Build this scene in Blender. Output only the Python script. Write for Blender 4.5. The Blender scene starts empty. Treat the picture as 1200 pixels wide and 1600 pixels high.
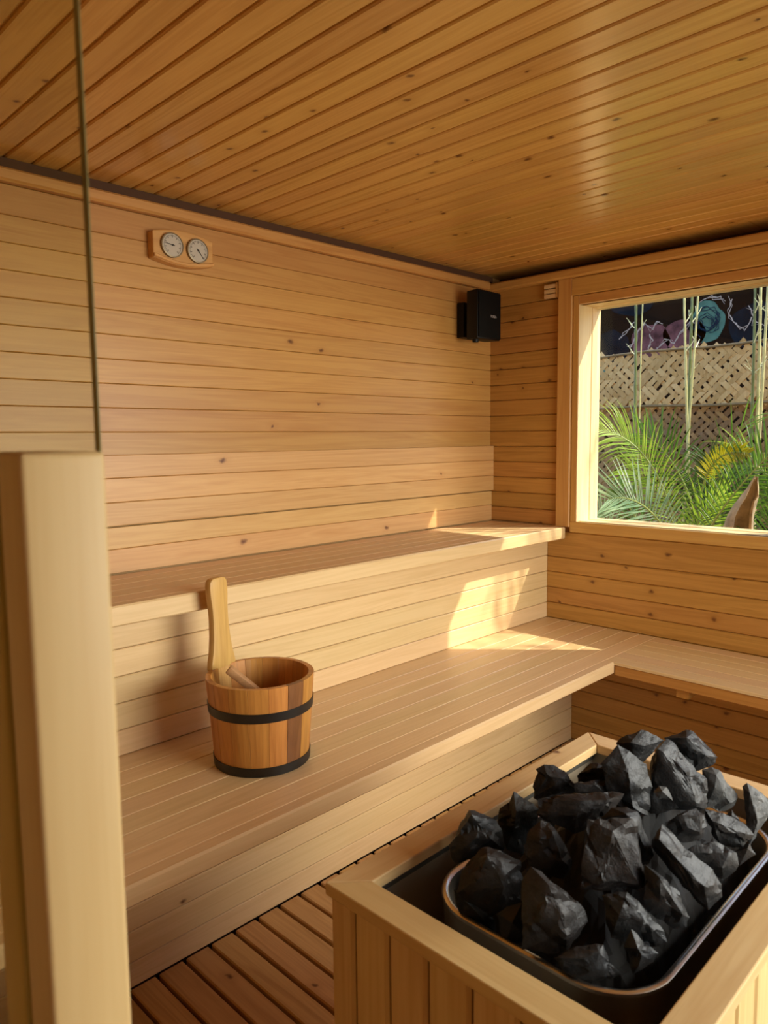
import bpy, bmesh, math, random
from mathutils import Vector, Matrix, noise

random.seed(7)
SC = bpy.context.scene
COL = SC.collection

# ------------------------------------------------------------------ camera
cam = bpy.data.cameras.new('camera')
cam.sensor_fit = 'HORIZONTAL'
cam.sensor_width = 36.0
cam.lens = 36.0 * 1148.46 / 1200.0
cam.clip_start = 0.02
cam.dof.use_dof = True
cam.dof.focus_distance = 2.1
cam.dof.aperture_fstop = 11.5
cam_ob = bpy.data.objects.new('camera', cam)
COL.objects.link(cam_ob)
_r = Vector((0.70259423, -0.71150981, -0.01073024))
_u = Vector((0.07854812, 0.06255915, 0.9949455))
_f = Vector((0.70724221, 0.69988581, -0.09984146))
cam_ob.matrix_world = Matrix(((_r.x, _u.x, -_f.x, 0.0), (_r.y, _u.y, -_f.y, 0.0), (_r.z, _u.z, -_f.z, 1.287), (0, 0, 0, 1)))
SC.camera = cam_ob

# ------------------------------------------------------------------ sky, sun, window daylight, exposure
world = bpy.data.worlds.new('sky'); SC.world = world
world.use_nodes = True
wn = world.node_tree.nodes; wl = world.node_tree.links
sky = wn.new('ShaderNodeTexSky')
sky.sky_type = 'NISHITA'
sky.sun_disc = False
sky.sun_elevation = math.radians(45.6)
sky.sun_rotation = math.radians(139)
wl.new(sky.outputs[0], wn['Background'].inputs[0])
wn['Background'].inputs[1].default_value = 0.55

SUN_DIR = Vector((-0.675, 0.775, -1.0)).normalized()
sun = bpy.data.lights.new('sun', 'SUN')
sun.energy = 8.5
sun.angle = math.radians(0.7)
sun.color = (1.0, 0.93, 0.80)
sun_ob = bpy.data.objects.new('sun', sun); COL.objects.link(sun_ob)
sun_ob.rotation_euler = SUN_DIR.to_track_quat('-Z', 'Y').to_euler()
sun_ob.location = (6, -5, 8)


def area(name, loc, target, sx, sy, watts, color):
    a = bpy.data.lights.new(name, 'AREA'); a.shape = 'RECTANGLE'
    a.size = sx; a.size_y = sy; a.energy = watts; a.color = color
    o = bpy.data.objects.new(name, a); COL.objects.link(o)
    o.location = loc
    o.rotation_euler = (Vector(target) - Vector(loc)).to_track_quat('-Z', 'Y').to_euler()
    return o


# daylight of the open porch coming through the glazed front
fd = area('front_daylight', (1.60, -0.80, 1.25), (1.25, 1.5, 0.62), 1.3, 0.85, 21.0, (1.0, 0.97, 0.86))
fd.data.spread = math.radians(115)

SC.view_settings.view_transform = 'Standard'
SC.view_settings.look = 'None'
SC.view_settings.gamma = 1.0
SC.view_settings.use_curve_mapping = False
SC.view_settings.exposure = 0.0


# ------------------------------------------------------------------ materials
def lin(h):
    h = h.lstrip('#')
    c = [int(h[i:i + 2], 16) / 255.0 for i in (0, 2, 4)]
    return tuple(((x + 0.055) / 1.055) ** 2.4 if x > 0.04045 else x / 12.92 for x in c) + (1.0,)


class NT:
    def __init__(self, name):
        self.m = bpy.data.materials.new(name); self.m.use_nodes = True
        self.t = self.m.node_tree; self.n = self.t.nodes; self.l = self.t.links
        self.b = self.n['Principled BSDF']; self.out = self.n['Material Output']

    def node(self, typ, **kw):
        nd = self.n.new(typ)
        for k, v in kw.items(): setattr(nd, k, v)
        return nd

    def link(self, a, b): self.l.new(a, b)

    def math(self, op, a, b=None, c=None, clamp=False):
        nd = self.n.new('ShaderNodeMath'); nd.operation = op; nd.use_clamp = clamp
        for i, v in enumerate((a, b, c)):
            if v is None: continue
            if isinstance(v, (int, float)): nd.inputs[i].default_value = v
            else: self.l.new(v, nd.inputs[i])
        return nd.outputs[0]

    def ramp(self, f, stops):
        nd = self.n.new('ShaderNodeValToRGB'); e = nd.color_ramp.elements
        while len(e) < len(stops): e.new(0.5)
        for el, (p, c) in zip(e, stops): el.position = p; el.color = c
        self.l.new(f, nd.inputs[0]); return nd.outputs[0]

    def mix(self, f, a, b, blend='MIX'):
        nd = self.n.new('ShaderNodeMix'); nd.data_type = 'RGBA'; nd.blend_type = blend
        for k, v in ((0, f), (6, a), (7, b)):
            if isinstance(v, (int, float)): nd.inputs[k].default_value = v
            elif isinstance(v, tuple): nd.inputs[k].default_value = v
            else: self.l.new(v, nd.inputs[k])
        return nd.outputs[2]

    def noise(self, vec, scale, detail=2.0, rough=0.5, dist=0.0):
        nd = self.n.new('ShaderNodeTexNoise'); nd.inputs['Scale'].default_value = scale
        nd.inputs['Detail'].default_value = detail; nd.inputs['Roughness'].default_value = rough
        nd.inputs['Distortion'].default_value = dist
        self.l.new(vec, nd.inputs['Vector']); return nd.outputs[0]

    def scaled(self, vec, s):
        nd = self.n.new('ShaderNodeVectorMath'); nd.operation = 'MULTIPLY'
        self.l.new(vec, nd.inputs[0]); nd.inputs[1].default_value = s; return nd.outputs[0]


def wood(name, light, dark, knots=0.0, rough=0.45, axis='x', vary=0.16, spec=0.5, grain=1.0, knot_col='#5a2c0c'):
    k = NT(name)
    tc = k.node('ShaderNodeTexCoord'); oi = k.node('ShaderNodeObjectInfo')
    off = k.node('ShaderNodeVectorMath', operation='MULTIPLY_ADD')
    k.link(oi.outputs['Random'], off.inputs[0]); off.inputs[1].default_value = (37.0, 11.3, 5.7)
    k.link(tc.outputs['Object'], off.inputs[2])
    v = off.outputs[0]
    if axis != 'x':
        sp = k.node('ShaderNodeSeparateXYZ'); cb = k.node('ShaderNodeCombineXYZ')
        k.link(v, sp.inputs[0])
        order = {'z': (2, 0, 1), 'y': (1, 0, 2)}[axis]
        for i, j in enumerate(order): k.link(sp.outputs[j], cb.inputs[i])
        v = cb.outputs[0]
    a = k.noise(k.scaled(v, (1.1, 20.0, 20.0)), 1.0, 3.0, 0.55, 0.9)
    rings = k.math('FRACT', k.math('MULTIPLY', a, 4.5 * grain))
    rings = k.math('ABSOLUTE', k.math('SUBTRACT', rings, 0.5))
    fine = k.noise(k.scaled(v, (5.0, 190.0, 190.0)), 1.0, 2.0, 0.6)
    f = k.math('ADD', k.math('MULTIPLY', rings, 1.0), k.math('MULTIPLY', k.math('SUBTRACT', fine, 0.5), 0.7))
    f = k.math('ADD', f, k.math('MULTIPLY', k.math('SUBTRACT', a, 0.5), 0.9), clamp=True)
    col = k.mix(f, lin(light), lin(dark))
    if knots > 0:
        vo = k.node('ShaderNodeTexVoronoi'); vo.feature = 'F1'; vo.voronoi_dimensions = '2D'
        vo.inputs['Scale'].default_value = 1.0
        wob = k.node('ShaderNodeVectorMath', operation='MULTIPLY_ADD')
        nz = k.node('ShaderNodeTexNoise'); nz.inputs['Scale'].default_value = 45.0
        k.link(v, nz.inputs['Vector']); k.link(nz.outputs['Color'], wob.inputs[0])
        wob.inputs[1].default_value = (0.16, 0.16, 0.0)
        k.link(k.scaled(v, (7.5, 11.0, 0.0)), wob.inputs[2])
        k.link(wob.outputs[0], vo.inputs['Vector'])
        sp = k.node('ShaderNodeSeparateColor'); k.link(vo.outputs['Color'], sp.inputs[0])
        gate = k.math('GREATER_THAN', sp.outputs[0], 1.0 - knots)
        size = k.math('MULTIPLY_ADD', sp.outputs[1], 0.09, 0.05)
        kn = k.node('ShaderNodeMapRange'); kn.interpolation_type = 'SMOOTHSTEP'
        k.link(vo.outputs['Distance'], kn.inputs[0]); k.link(size, kn.inputs[1]); kn.inputs[2].default_value = 0.015
        kn.inputs[3].default_value = 0.0; kn.inputs[4].default_value = 1.0
        halo = k.node('ShaderNodeMapRange'); halo.interpolation_type = 'SMOOTHSTEP'
        k.link(vo.outputs['Distance'], halo.inputs[0]); halo.inputs[1].default_value = 0.3; halo.inputs[2].default_value = 0.05
        halo.inputs[3].default_value = 0.0; halo.inputs[4].default_value = 0.35
        col = k.mix(k.math('MULTIPLY', halo.outputs[0], gate), col, lin(dark))
        col = k.mix(k.math('MULTIPLY', k.math('MULTIPLY', kn.outputs[0], gate), 0.9), col, lin(knot_col))
    hsv = k.node('ShaderNodeHueSaturation')
    k.link(k.math('MULTIPLY_ADD', oi.outputs['Random'], vary, 1.0 - vary * 0.55), hsv.inputs['Value'])
    k.link(k.math('MULTIPLY_ADD', k.math('FRACT', k.math('MULTIPLY', oi.outputs['Random'], 7.31)), 0.012, 0.494), hsv.inputs['Hue'])
    k.link(col, hsv.inputs['Color'])
    k.link(hsv.outputs[0], k.b.inputs['Base Color'])
    k.b.inputs['Roughness'].default_value = rough
    k.b.inputs['Specular IOR Level'].default_value = spec
    bp = k.node('ShaderNodeBump'); bp.inputs['Strength'].default_value = 0.12; bp.inputs['Distance'].default_value = 0.001
    k.link(fine, bp.inputs['Height']); k.link(bp.outputs[0], k.b.inputs['Normal'])
    return k.m


def plain(name, color, rough=0.5, metal=0.0, spec=0.5, var=0.0, scale=30.0, bump=0.0, bscale=200.0):
    k = NT(name)
    k.b.inputs['Base Color'].default_value = lin(color)
    k.b.inputs['Roughness'].default_value = rough; k.b.inputs['Metallic'].default_value = metal
    k.b.inputs['Specular IOR Level'].default_value = spec
    tc = k.node('ShaderNodeTexCoord')
    if var > 0:
        n = k.noise(tc.outputs['Object'], scale, 4.0, 0.6)
        c = lin(color)
        k.link(k.ramp(n, [(0.3, tuple(x * (1 - var) for x in c[:3]) + (1,)), (0.7, tuple(min(1, x * (1 + var)) for x in c[:3]) + (1,))]), k.b.inputs['Base Color'])
    if bump > 0:
        bp = k.node('ShaderNodeBump'); bp.inputs['Strength'].default_value = bump; bp.inputs['Distance'].default_value = 0.002
        k.link(k.noise(tc.outputs['Object'], bscale, 5.0, 0.65), bp.inputs['Height']); k.link(bp.outputs[0], k.b.inputs['Normal'])
    return k.m


def glass(name, tint, refl=0.018):
    k = NT(name)
    tr = k.node('ShaderNodeBsdfTransparent'); tr.inputs[0].default_value = tint
    gl = k.node('ShaderNodeBsdfGlossy'); gl.inputs['Roughness'].default_value = 0.02
    lw = k.node('ShaderNodeLayerWeight'); lw.inputs['Blend'].default_value = 0.5
    fr = k.math('MULTIPLY_ADD', k.math('POWER', lw.outputs['Facing'], 5.0), 0.9, refl * 0.8)
    mx = k.node('ShaderNodeMixShader')
    k.link(fr, mx.inputs[0]); k.link(tr.outputs[0], mx.inputs[1]); k.link(gl.outputs[0], mx.inputs[2])
    k.link(mx.outputs[0], k.out.inputs['Surface'])
    return k.m


def leaf(name, c1, c2, trans=0.5):
    k = NT(name)
    tc = k.node('ShaderNodeTexCoord')
    n = k.noise(tc.outputs['Object'], 9.0, 3.0)
    col = k.ramp(n, [(0.35, lin(c1)), (0.65, lin(c2))])
    k.link(col, k.b.inputs['Base Color']); k.b.inputs['Roughness'].default_value = 0.35
    tl = k.node('ShaderNodeBsdfTranslucent'); k.link(col, tl.inputs[0])
    mx = k.node('ShaderNodeMixShader'); mx.inputs[0].default_value = trans
    k.link(k.b.outputs[0], mx.inputs[1]); k.link(tl.outputs[0], mx.inputs[2])
    k.link(mx.outputs[0], k.out.inputs['Surface'])
    return k.m


M = {}
M['hemlock'] = wood('hemlock_boards', '#c0904e', '#aa7438', 0.06, 0.42, vary=0.13)
M['backrest'] = wood('backrest_boards', '#d0a367', '#bc8a4e', 0.05, 0.42, vary=0.1)
M['pine'] = wood('knotty_pine_boards', '#bc8842', '#9a6829', 0.24, 0.42, vary=0.15)
M['ceiling'] = wood('varnished_ceiling_pine', '#d2a458', '#b6843e', 0.30, 0.22, vary=0.18, spec=0.6)
M['bench'] = wood('bench_boards', '#dcbb88', '#cca873', 0.02, 0.38, vary=0.12)
M['deck'] = wood('floor_boards', '#cfa166', '#ac7d44', 0.14, 0.55, vary=0.16)
M['casing'] = wood('window_casing_wood', '#cc9c54', '#b57d3c', 0.06, 0.42, vary=0.06)
M['jamb'] = wood('window_jamb_wood', '#ecd29c', '#dcb878', 0.0, 0.45, vary=0.05)
M['handle'] = wood('door_handle_wood', '#dfc388', '#d2b072', 0.0, 0.5, axis='z', vary=0.04, grain=0.6)
M['heater'] = wood('heater_cladding', '#d8b880', '#c49c64', 0.05, 0.42, vary=0.10)
M['stave'] = wood('bucket_staves', '#c98a40', '#a0642a', 0.03, 0.38, axis='z', vary=0.35, spec=0.6)
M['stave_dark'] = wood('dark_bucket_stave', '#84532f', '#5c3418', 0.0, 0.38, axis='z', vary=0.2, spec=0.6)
M['stave_handle'] = wood('pale_handle_stave', '#cfa25c', '#ad7c3c', 0.02, 0.42, axis='z', vary=0.02)
M['ladle'] = wood('ladle_wood', '#b98a5a', '#94683e', 0.0, 0.5, vary=0.02)
M['plate'] = wood('gauge_plate_wood', '#d09a5c', '#b27a42', 0.0, 0.4, vary=0.02)
M['shell'] = wood('rough_shell_boards', '#d9ac70', '#b98748', 0.05, 0.6)
M['recess'] = plain('dark_gap_brown', '#4a2c12', 0.8)  # dark brown; also gives the ceiling gaps their painted shade
M['band'] = plain('black_hoop', '#17140f', 0.42, 0.0, 0.6, var=0.3, scale=25)
M['steel'] = plain('brushed_steel', '#dcd8d0', 0.30, 1.0, bump=0.03, bscale=60)
M['liner'] = plain('dark_steel_liner', '#b3a288', 0.40, 0.55, bump=0.04, bscale=40)
M['rubber'] = plain('dark_seal_strip', '#4a453c', 0.4)
M['black'] = plain('black_plastic', '#060606', 0.5, spec=0.3)
M['grille'] = plain('black_speaker_cloth', '#040404', 0.8, spec=0.2, bump=0.2, bscale=900)
M['logo'] = plain('pale_badge', '#b4b0b0', 0.4)
M['dial'] = plain('dial_paper', '#b9b0a0', 0.4)
M['bezel'] = plain('dial_bezel', '#8f7f62', 0.45, 0.4)
M['ink'] = plain('dial_ink', '#1c1712', 0.5)
M['tick'] = plain('dial_ticks', '#6d6558', 0.5)
M['pane'] = glass('window_glass', (0.97, 0.98, 0.97, 1))
M['door_glass'] = glass('door_glass', (0.90, 0.915, 0.83, 1))
M['glass_edge'] = plain('glass_edge', '#8c8658', 0.15)
M['soil'] = plain('soil', '#5a4a38', 0.95, var=0.3, scale=6, bump=0.3, bscale=30)
M['roof'] = plain('roof_panel', '#6a6660', 0.7)
M['mural_wall'] = plain('dark_painted_wall', '#1a110b', 0.85, var=0.35, scale=3.0, bump=0.1, bscale=40, spec=0.05)
M['rail'] = plain('bamboo_rail', '#7a6440', 0.6, var=0.3, scale=20)
M['cane'] = plain('green_bamboo', '#c2ba7a', 0.4, var=0.3, scale=12)
M['cane_dark'] = plain('dark_green_bamboo', '#626c34', 0.4, var=0.3, scale=12)
M['twig'] = plain('pale_twigs', '#e0dca8', 0.5)
M['husk'] = plain('dry_palm_husk', '#a08a68', 0.8, var=0.45, scale=16, bump=0.5, bscale=60)
M['rubble'] = plain('dark_gravel', '#191817', 0.85, bump=0.5, bscale=60)
M['paint_teal'] = plain('teal_paint', '#4a6c62', 0.7, var=0.25, scale=9, spec=0.05)
M['paint_dark'] = plain('navy_paint', '#16263c', 0.7, spec=0.05)
M['paint_navy'] = plain('deep_blue_paint', '#131820', 0.7, var=0.5, scale=8, spec=0.05)
M['paint_purple'] = plain('purple_paint', '#6a4448', 0.7, var=0.7, scale=8, spec=0.05)
M['paint_white'] = plain('white_paint', '#b0a098', 0.7, spec=0.05)
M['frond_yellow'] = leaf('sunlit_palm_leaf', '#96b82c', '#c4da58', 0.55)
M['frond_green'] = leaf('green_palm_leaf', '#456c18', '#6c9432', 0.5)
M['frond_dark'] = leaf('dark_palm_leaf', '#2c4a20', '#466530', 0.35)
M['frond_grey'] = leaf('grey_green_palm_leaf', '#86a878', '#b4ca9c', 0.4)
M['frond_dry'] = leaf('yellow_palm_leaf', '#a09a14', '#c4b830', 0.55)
M['stem'] = plain('palm_stem', '#8a9a48', 0.5)


def strip_mat(name, c0, c1):
    k = NT(name)
    oi = k.node('ShaderNodeObjectInfo'); tc = k.node('ShaderNodeTexCoord')
    n = k.noise(k.scaled(tc.outputs['Object'], (4.0, 120.0, 4.0)), 1.0, 2.0)
    col = k.ramp(k.math('ADD', k.math('MULTIPLY', n, 0.5), k.math('MULTIPLY', oi.outputs['Random'], 0.5)), [(0.25, lin(c0)), (0.75, lin(c1))])
    k.link(col, k.b.inputs['Base Color']); k.b.inputs['Roughness'].default_value = 0.6
    tl = k.node('ShaderNodeBsdfTranslucent'); k.link(col, tl.inputs[0])
    mx = k.node('ShaderNodeMixShader'); mx.inputs[0].default_value = 0.12
    k.link(k.b.outputs[0], mx.inputs[1]); k.link(tl.outputs[0], mx.inputs[2])
    k.link(mx.outputs[0], k.out.inputs['Surface'])
    return k.m


M['strip'] = strip_mat('woven_strip', '#b08c54', '#d2b078')
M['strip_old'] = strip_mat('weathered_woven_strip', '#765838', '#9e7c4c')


def stone_mat(name, c0, c1, c2, rough=0.62):
    k = NT(name)
    tc = k.node('ShaderNodeTexCoord'); oi = k.node('ShaderNodeObjectInfo')
    off = k.node('ShaderNodeVectorMath', operation='MULTIPLY_ADD')
    k.link(oi.outputs['Random'], off.inputs[0]); off.inputs[1].default_value = (3.0, 5.0, 7.0); k.link(tc.outputs['Object'], off.inputs[2])
    n = k.noise(off.outputs[0], 22.0, 6.0, 0.65)
    n2 = k.noise(off.outputs[0], 160.0, 4.0, 0.7)
    f = k.math('ADD', k.math('MULTIPLY', n, 0.65), k.math('MULTIPLY', n2, 0.35))
    k.link(k.ramp(f, [(0.33, lin(c0)), (0.55, lin(c1)), (0.72, lin(c2))]), k.b.inputs['Base Color'])
    k.b.inputs['Roughness'].default_value = rough
    bp = k.node('ShaderNodeBump'); bp.inputs['Strength'].default_value = 0.55; bp.inputs['Distance'].default_value = 0.002
    k.link(k.math('ADD', n2, k.math('MULTIPLY', n, 2.0)), bp.inputs['Height']); k.link(bp.outputs[0], k.b.inputs['Normal'])
    return k.m


M['stone'] = stone_mat('black_sauna_stone', '#0e0e0e', '#1b1b1b', '#3a3a39', 0.5)
M['stone_brown'] = stone_mat('brownish_sauna_stone', '#0f0c0b', '#1c1714', '#352e29', 0.55)
M['stone_grey'] = stone_mat('grey_crusted_stone', '#262625', '#4a4a48', '#8a8884')


# ------------------------------------------------------------------ helpers
def tag(o, label=None, cat=None, group=None, kind=None):
    if label: o['label'] = label
    if cat: o['category'] = cat
    if group: o['group'] = group
    if kind: o['kind'] = kind
    return o


def empty(name, loc=(0, 0, 0), **kw):
    o = bpy.data.objects.new(name, None); o.location = loc; o.empty_display_size = 0.05
    COL.objects.link(o); return tag(o, **kw)


def link(name, me, mat, parent=None, mw=None):
    """link mesh data as an object; mw is its world matrix (parents carry only a location)"""
    o = bpy.data.objects.new(name, me); COL.objects.link(o)
    if mat is not None and len(me.materials) == 0: me.materials.append(mat)
    mw = mw or Matrix.Identity(4)
    if parent is not None:
        o.parent = parent
        p = Vector((0, 0, 0)); q = parent
        mat_p = Matrix.Identity(4)
        while q is not None:
            mat_p = q.matrix_basis @ mat_p; q = q.parent
        mw = mat_p.inverted() @ mw
    o.matrix_basis = mw
    return o


class G:
    """collects faces in world space, then builds one mesh object"""
    def __init__(self): self.v = []; self.f = []

    def add(self, vs, fs):
        b = len(self.v); self.v += [tuple(x) for x in vs]; self.f += [tuple(i + b for i in q) for q in fs]

    def box(self, a, b):
        x0, y0, z0 = a; x1, y1, z1 = b
        self.add([(x0, y0, z0), (x1, y0, z0), (x1, y1, z0), (x0, y1, z0), (x0, y0, z1), (x1, y0, z1), (x1, y1, z1), (x0, y1, z1)],
                 [(0, 3, 2, 1), (4, 5, 6, 7), (0, 1, 5, 4), (1, 2, 6, 5), (2, 3, 7, 6), (3, 0, 4, 7)])
        return self

    def tube(self, pts, rad, n=8, closed=True):
        pts = [Vector(p) for p in pts]; k = len(pts)
        rad = [rad] * k if isinstance(rad, (int, float)) else rad
        ref = Vector((0, 0, 1)); vs = []
        for i, p in enumerate(pts):
            t = (pts[min(i + 1, k - 1)] - pts[max(i - 1, 0)]).normalized()
            if abs(t.dot(ref)) > 0.97: ref = Vector((1, 0, 0))
            a = t.cross(ref).normalized(); b = t.cross(a)
            for j in range(n):
                an = 2 * math.pi * j / n
                vs.append(p + (a * math.cos(an) + b * math.sin(an)) * rad[i])
        fs = [(i * n + j, i * n + (j + 1) % n, (i + 1) * n + (j + 1) % n, (i + 1) * n + j) for i in range(k - 1) for j in range(n)]
        fs += [tuple(range(n - 1, -1, -1)), tuple((k - 1) * n + j for j in range(n))]
        self.add(vs, fs); return self

    def build(self, name, mat, parent=None, origin=None, bevel=0.0, smooth=False, seg=2, fix=True):
        if origin is None:
            lo = [min(c[i] for c in self.v) for i in range(3)]; hi = [max(c[i] for c in self.v) for i in range(3)]
            origin = ((lo[0] + hi[0]) / 2, (lo[1] + hi[1]) / 2, lo[2])
        ox, oy, oz = origin
        me = bpy.data.meshes.new(name)
        me.from_pydata([(x - ox, y - oy, z - oz) for x, y, z in self.v], [], self.f)
        if fix or bevel > 0:
            bm = bmesh.new(); bm.from_mesh(me)
            bmesh.ops.recalc_face_normals(bm, faces=bm.faces)
            if bevel > 0:
                ed = [e for e in bm.edges if len(e.link_faces) == 2 and e.calc_face_angle(0) > 0.5]
                bmesh.ops.bevel(bm, geom=ed, offset=bevel, segments=seg, affect='EDGES', profile=0.5)
            bm.to_mesh(me); bm.free()
        if smooth:
            for p in me.polygons: p.use_smooth = True
            me.set_sharp_from_angle(angle=math.radians(40))
        return link(name, me, mat, parent, Matrix.Translation(origin))


_boards = {}


def board(name, parent, mat, start, d, n, L, W, T, c=0.0022):
    """one plank: starts at `start` (middle of its top face's end), runs along d, top face looks along n"""
    key = (round(L, 4), round(W, 4), round(T, 4), round(c, 4), mat.name)
    me = _boards.get(key)
    if me is None:
        h = W / 2
        pr = [(-h, -T), (h, -T), (h, -c), (h - c, 0), (-h + c, 0), (-h, -c)]
        vs = [(x, y, z) for x in (0.0, L) for y, z in pr]
        fs = [(i, i + 6, (i + 1) % 6 + 6, (i + 1) % 6) for i in range(6)] + [(0, 1, 2, 3, 4, 5), (11, 10, 9, 8, 7, 6)]
        me = bpy.data.meshes.new(name); me.from_pydata(vs, [], fs)
        bm = bmesh.new(); bm.from_mesh(me); bmesh.ops.recalc_face_normals(bm, faces=bm.faces); bm.to_mesh(me); bm.free()
        me.materials.append(mat); _boards[key] = me
    d = Vector(d); n = Vector(n); y = n.cross(d)
    mw = Matrix(((d.x, y.x, n.x, start[0]), (d.y, y.y, n.y, start[1]), (d.z, y.z, n.z, start[2]), (0, 0, 0, 1)))
    return link(name, me, mat, parent, mw)


def struct(name, g, mat, **kw):
    o = g.build(name, mat, None, (0, 0, 0), **kw); o['kind'] = 'structure'; return o


# ------------------------------------------------------------------ room shell
XL, XW, YB, YF = -0.55, 2.707, 2.0, -0.40      # left wall, window wall, back wall, front wall
WY0, WY1, WZ0, WZ1 = 0.75, 1.555, 0.936, 1.811  # the window's opening
ZC = 1.985
PITCH = 0.0675
GROOVES = [1.650 - PITCH * k for k in range(-5, 12)]

ground = struct('ground', G().box((-7, -9, -0.30), (11, 9, -0.12)), M['soil'])
floor = struct('floor', G().box((XL - 0.1, YF - 0.1, -0.11), (XW + 0.16, YB + 0.1, -0.028)), M['recess'])
for k in range(-18, 28):
    x0 = 0.712 + 0.0731 * k
    if x0 < XL or x0 + 0.073 > XW: continue
    board('plank', floor, M['deck'], (x0 + 0.0366, YF, 0.0), (0, 1, 0), (0, 0, 1), 1.5675 - YF - 0.003, 0.0640, 0.024, 0.003)

ceiling = struct('ceiling', G().box((XL - 0.1, YF - 0.1, ZC + 0.0065), (XW + 0.16, YB + 0.1, ZC + 0.10)), M['ceiling'])
for k in range(-24, 30):
    x0 = 0.959 + 0.067 * k
    if x0 < XL or x0 + 0.067 > 2.672: continue
    board('plank', ceiling, M['ceiling'], (x0 + 0.0335, YF, ZC), (0, 1, 0), (0, 0, -1), YB - YF + 0.015, 0.0610, 0.0065, 0.0030)

wall_back = struct('wall_back', G().box((XL - 0.1, YB + 0.016, -0.1), (XW + 0.16, YB + 0.1, ZC + 0.006)), M['shell'])
zs = [1.9275] + [z for z in sorted(GROOVES, reverse=True) if 1.2 < z < 1.92] + [1.236]
for a, b in zip(zs[:-1], zs[1:]):
    board('plank', wall_back, M['hemlock'], (XL, YB, (a + b) / 2), (1, 0, 0), (0, -1, 0), XW - XL, a - b - 0.0008, 0.0158, 0.0018)

g = G()
x0, x1 = XW + 0.016, XW + 0.155
W2Y0, W2Y1, W2Z0 = -0.34, 0.20, 0.936
for (ya, yb, za, zb) in ((WY1 + 0.012, YB + 0.016, -0.1, 1.950), (W2Y1, WY0, -0.1, 1.950), (YF - 0.1, W2Y0, -0.1, 1.950),
                         (WY0, WY1 + 0.012, -0.1, WZ0 - 0.012), (WY0, WY1 + 0.012, WZ1 + 0.012, 1.950),
                         (W2Y0, W2Y1, -0.1, W2Z0), (W2Y0, W2Y1, WZ1, 1.950)):
    g.box((x0, ya, za), (x1, yb, zb))
wall_window = struct('wall_window', g, M['shell'])
zz = [1.9275] + [z for z in sorted(GROOVES, reverse=True) if 0.94 < z < 1.92] + [0.9125]
for a, b in zip(zz[:-1], zz[1:]):
    board('plank', wall_window, M['pine'], (XW, YB, (a + b) / 2), (0, -1, 0), (-1, 0, 0), YB - 1.655, a - b - 0.0016, 0.0158, 0.0034)
zl = [0.889, 0.7775, 0.712, 0.645, 0.579, 0.512, 0.4445, 0.368, 0.294, 0.221, 0.147, 0.073, 0.002]
for a, b in zip(zl[:-1], zl[1:]):
    board('plank', wall_window, M['pine'], (XW, 1.72, (a + b) / 2), (0, -1, 0), (-1, 0, 0), 1.72 - YF, a - b - 0.0016, 0.0158, 0.0034)
za = [1.9275, 1.8475] + [1.780 - 0.0675 * k for k in range(13)] + [0.891]
for i, (a, b) in enumerate(zip(za[:-1], za[1:])):
    board('plank', wall_window, M['pine'], (XW, 0.70, (a + b) / 2), (0, -1, 0), (-1, 0, 0), 0.70 - W2Y1 - 0.03, a - b - 0.0016, 0.0158, 0.0034)

g = G()
for (ya, yb, za_, zb_) in ((0.46, YB + 0.1, -0.1, ZC + 0.006), (YF - 0.1, -0.33, -0.1, ZC + 0.006), (-0.33, 0.46, 1.93, ZC + 0.006)):
    g.box((XL - 0.1, ya, za_), (XL, yb, zb_))
struct('wall_left', g, M['shell'])
g = G()
for (xa, xb, za_, zb_) in ((XL - 0.1, 0.62, -0.1, ZC + 0.006), (2.48, XW + 0.155, -0.1, ZC + 0.006), (0.62, 2.48, -0.1, 0.45), (0.62, 2.48, 1.86, ZC + 0.006)):
    g.box((xa, YF - 0.1, za_), (xb, YF, zb_))
struct('wall_front', g, M['shell'])
struct('sky_block_wall', G().box((-2.0, -3.2, -0.12), (-1.9, 2.2, 2.5)), M['shell'])  # unseen wall added outside the doorway to block sky light
struct('roof', G().box((-2.0, YF - 0.2, ZC + 0.11), (XW + 0.2, YB + 0.3, ZC + 0.2)).box((-2.0, -2.9, 2.16), (XW + 0.6, YF - 0.2, 2.24)), M['roof'])  # second slab: unseen porch roof added to keep sun off the front

# trims under the ceiling, and dark strips that paint shade into the gaps above them
tr = board('trim_1', None, M['hemlock'], (XL, 1.974, 1.944), (1, 0, 0), (0, -1, 0), 2.668 - XL, 0.0335, 0.026, 0.006); tr['kind'] = 'structure'
tr = board('trim_2', None, M['casing'], (2.669, YB, 1.936), (0, -1, 0), (-1, 0, 0), YB - YF, 0.034, 0.037, 0.006); tr['kind'] = 'structure'
struct('gap_shade_window', G().box((XW + 0.085, YF, 1.951), (XW + 0.12, YB + 0.014, ZC + 0.006)), M['recess'])

struct('gap_shade_back', G().box((XL, 1.984, 1.9620), (2.700, 2.0155, ZC - 0.0005)), M['recess'])  # dark strip painting shade into the gap above the back trim

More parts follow.
